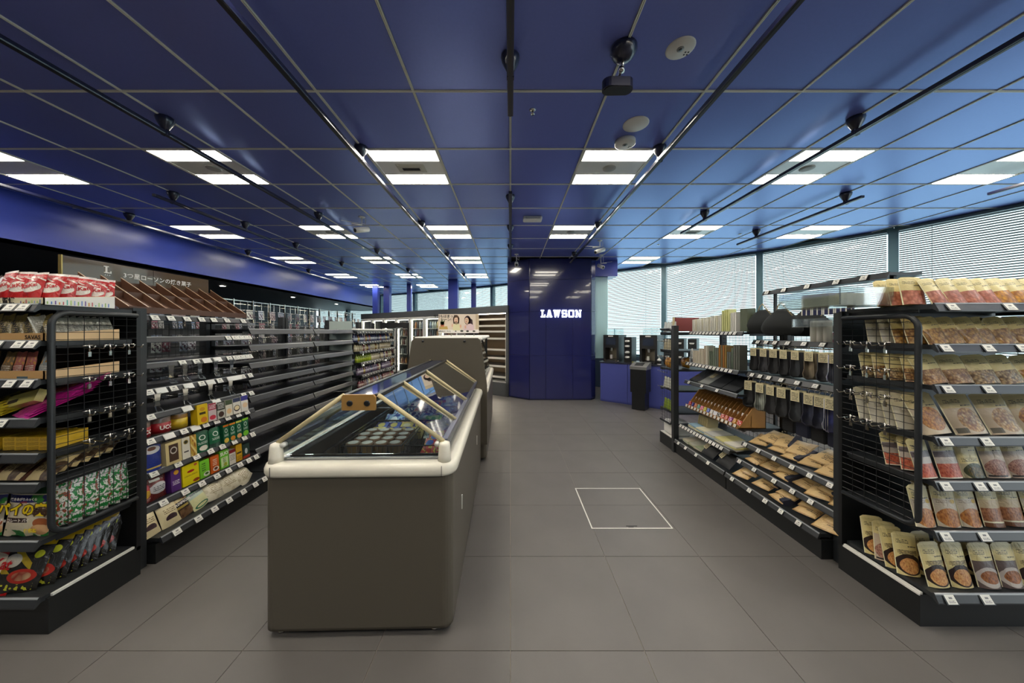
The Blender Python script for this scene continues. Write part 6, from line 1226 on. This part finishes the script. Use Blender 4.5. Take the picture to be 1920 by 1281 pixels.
for q in range(15):
    for r_ in range(2):
        if r_ == 1 and q < 11: continue
        c = ec[q] if r_ == 0 else [(40, 40, 60), (200, 30, 30), (50, 130, 140), (210, 70, 50)][q - 11]
        m_ = pack('er_%d_%d_%d' % c, c, [('Q', 0, 1, 0, 1, (230, 230, 226), 3, .56)], .4); o = carton('eraser_bundle', m_, .046, .07, .05)
        item(o, 'eraser_bundle', f, A0 + (q + .5) * (A1 - A0) / 15, .40 if r_ == 0 else .27, .563 if r_ == 0 else .64, 'bundle of small erasers, compartment %s of the %s step' % (ordn(q), ('lower', 'upper')[r_]), 'erasers', 'eraser bundles', -20, R.uniform(-12, 12))
# notebooks, envelopes and pouches on the two lowest stationery levels
pc = [(222, 218, 206), (206, 200, 160), (150, 180, 200), (226, 220, 190), (196, 196, 190), (214, 206, 140)]
for j in range(5):
    for h_ in range(3):
        item(carton('notebook', mat('nb_%d' % ((j + h_) % 6), pc[(j + h_) % 6], .6), .15, .012, .2), 'notebook', f, .2 + j * .155, .47, .35 + h_ * .014, 'pale notebook, %s pile on the tagged low shelf, %s upward' % (ORD[j], ORD[h_]), 'notebook', 'pale notebooks on the low shelf', -86, R.uniform(-8, 8))
for j in range(8): item(carton('beige_folder', mat('bf', (190, 176, 136), .5), .008, .12, .1), 'beige_folder', f, .18 + j * .022, .33, .39, 'narrow beige folder standing behind the notebooks, %s from the far end' % ORD[j], 'folder', 'beige folders', -8)
for j in range(3):
    for h_ in range(3): item(carton('paper_wallet', mat('pw_%d' % ((j + h_) % 3), [(206, 204, 186), (176, 186, 150), (214, 206, 180)][(j + h_) % 3], .5), .13, .006, .19), 'paper_wallet', f, .12 + j * .12, .5, .165 + h_ * .01, 'thin paper wallet, %s pile on the stationery plinth, %s upward' % (ORD[j], ORD[h_]), 'paper wallet', 'paper wallets on the plinth', -86 + h_ * 3, R.uniform(-14, 14))
for j, s in enumerate((.52, .76)):
    o = item(bag('zip_pouch', mat('pouch_black', (44, 45, 46), .6), .2, .15, .06, 'round', 77 + j, 8, 8, .4), 'zip_pouch', f, s, .5, .165, ('black zip pouch with cream tag nearer the wallets', 'black zip pouch with cream tag nearer the underwear packs')[j], 'pouch', None, -42, 0, 0)
    inst('header_card', CARD, o, TM((-.03, -.012, .13)) @ Matrix.Rotation(D(14), 4, 'Y') @ Matrix.Diagonal((1, 1, 1.3, 1)))
# far end rack goods
mb = MB(); mb.box(1.965, 2.2, 3.86, 4.1, .155, .32, bev=.02); solo('white_carton', mb, m_white, 'white rounded carton on the far end rack plinth', 'carton')
bf = pack('bread', (196, 140, 40), [('Q', 0, 1, 0, 1, (150, 90, 30), 5)], .35, .5, .4)
for j in range(2): item(bag('bread_bag', bf, .16, .13, .1, 'round', 80 + j), 'bread_bag', Fr(2.0 + j * .2, 4.0, D(-90)), 0, .0, .975, 'golden bread bag on the far end rack, %s from the mesh' % ORD[j], 'bread', 'golden bread bags')
for z, c, nm in ((.725, (206, 206, 190), 'white_bottle'), (.455, (140, 160, 60), 'green_packet'), (1.205, (190, 180, 150), 'beige_box'), (1.425, (200, 204, 200), 'clear_pack')):
    for j in range(4): item(bag(nm, mat('fe_' + nm, c, .35, coat=.4), .07, .13, .05, 'pouch', 5 + j, 5, 6), nm, Fr(1.995, 3.87 + j * .075, D(-90)), 0, 0, z, '%s seen through the far end rack mesh, %s toward the counter' % (nm.replace('_', ' '), ORD[j]), nm.split('_')[1], nm.replace('_', ' ') + 's in the far end rack')
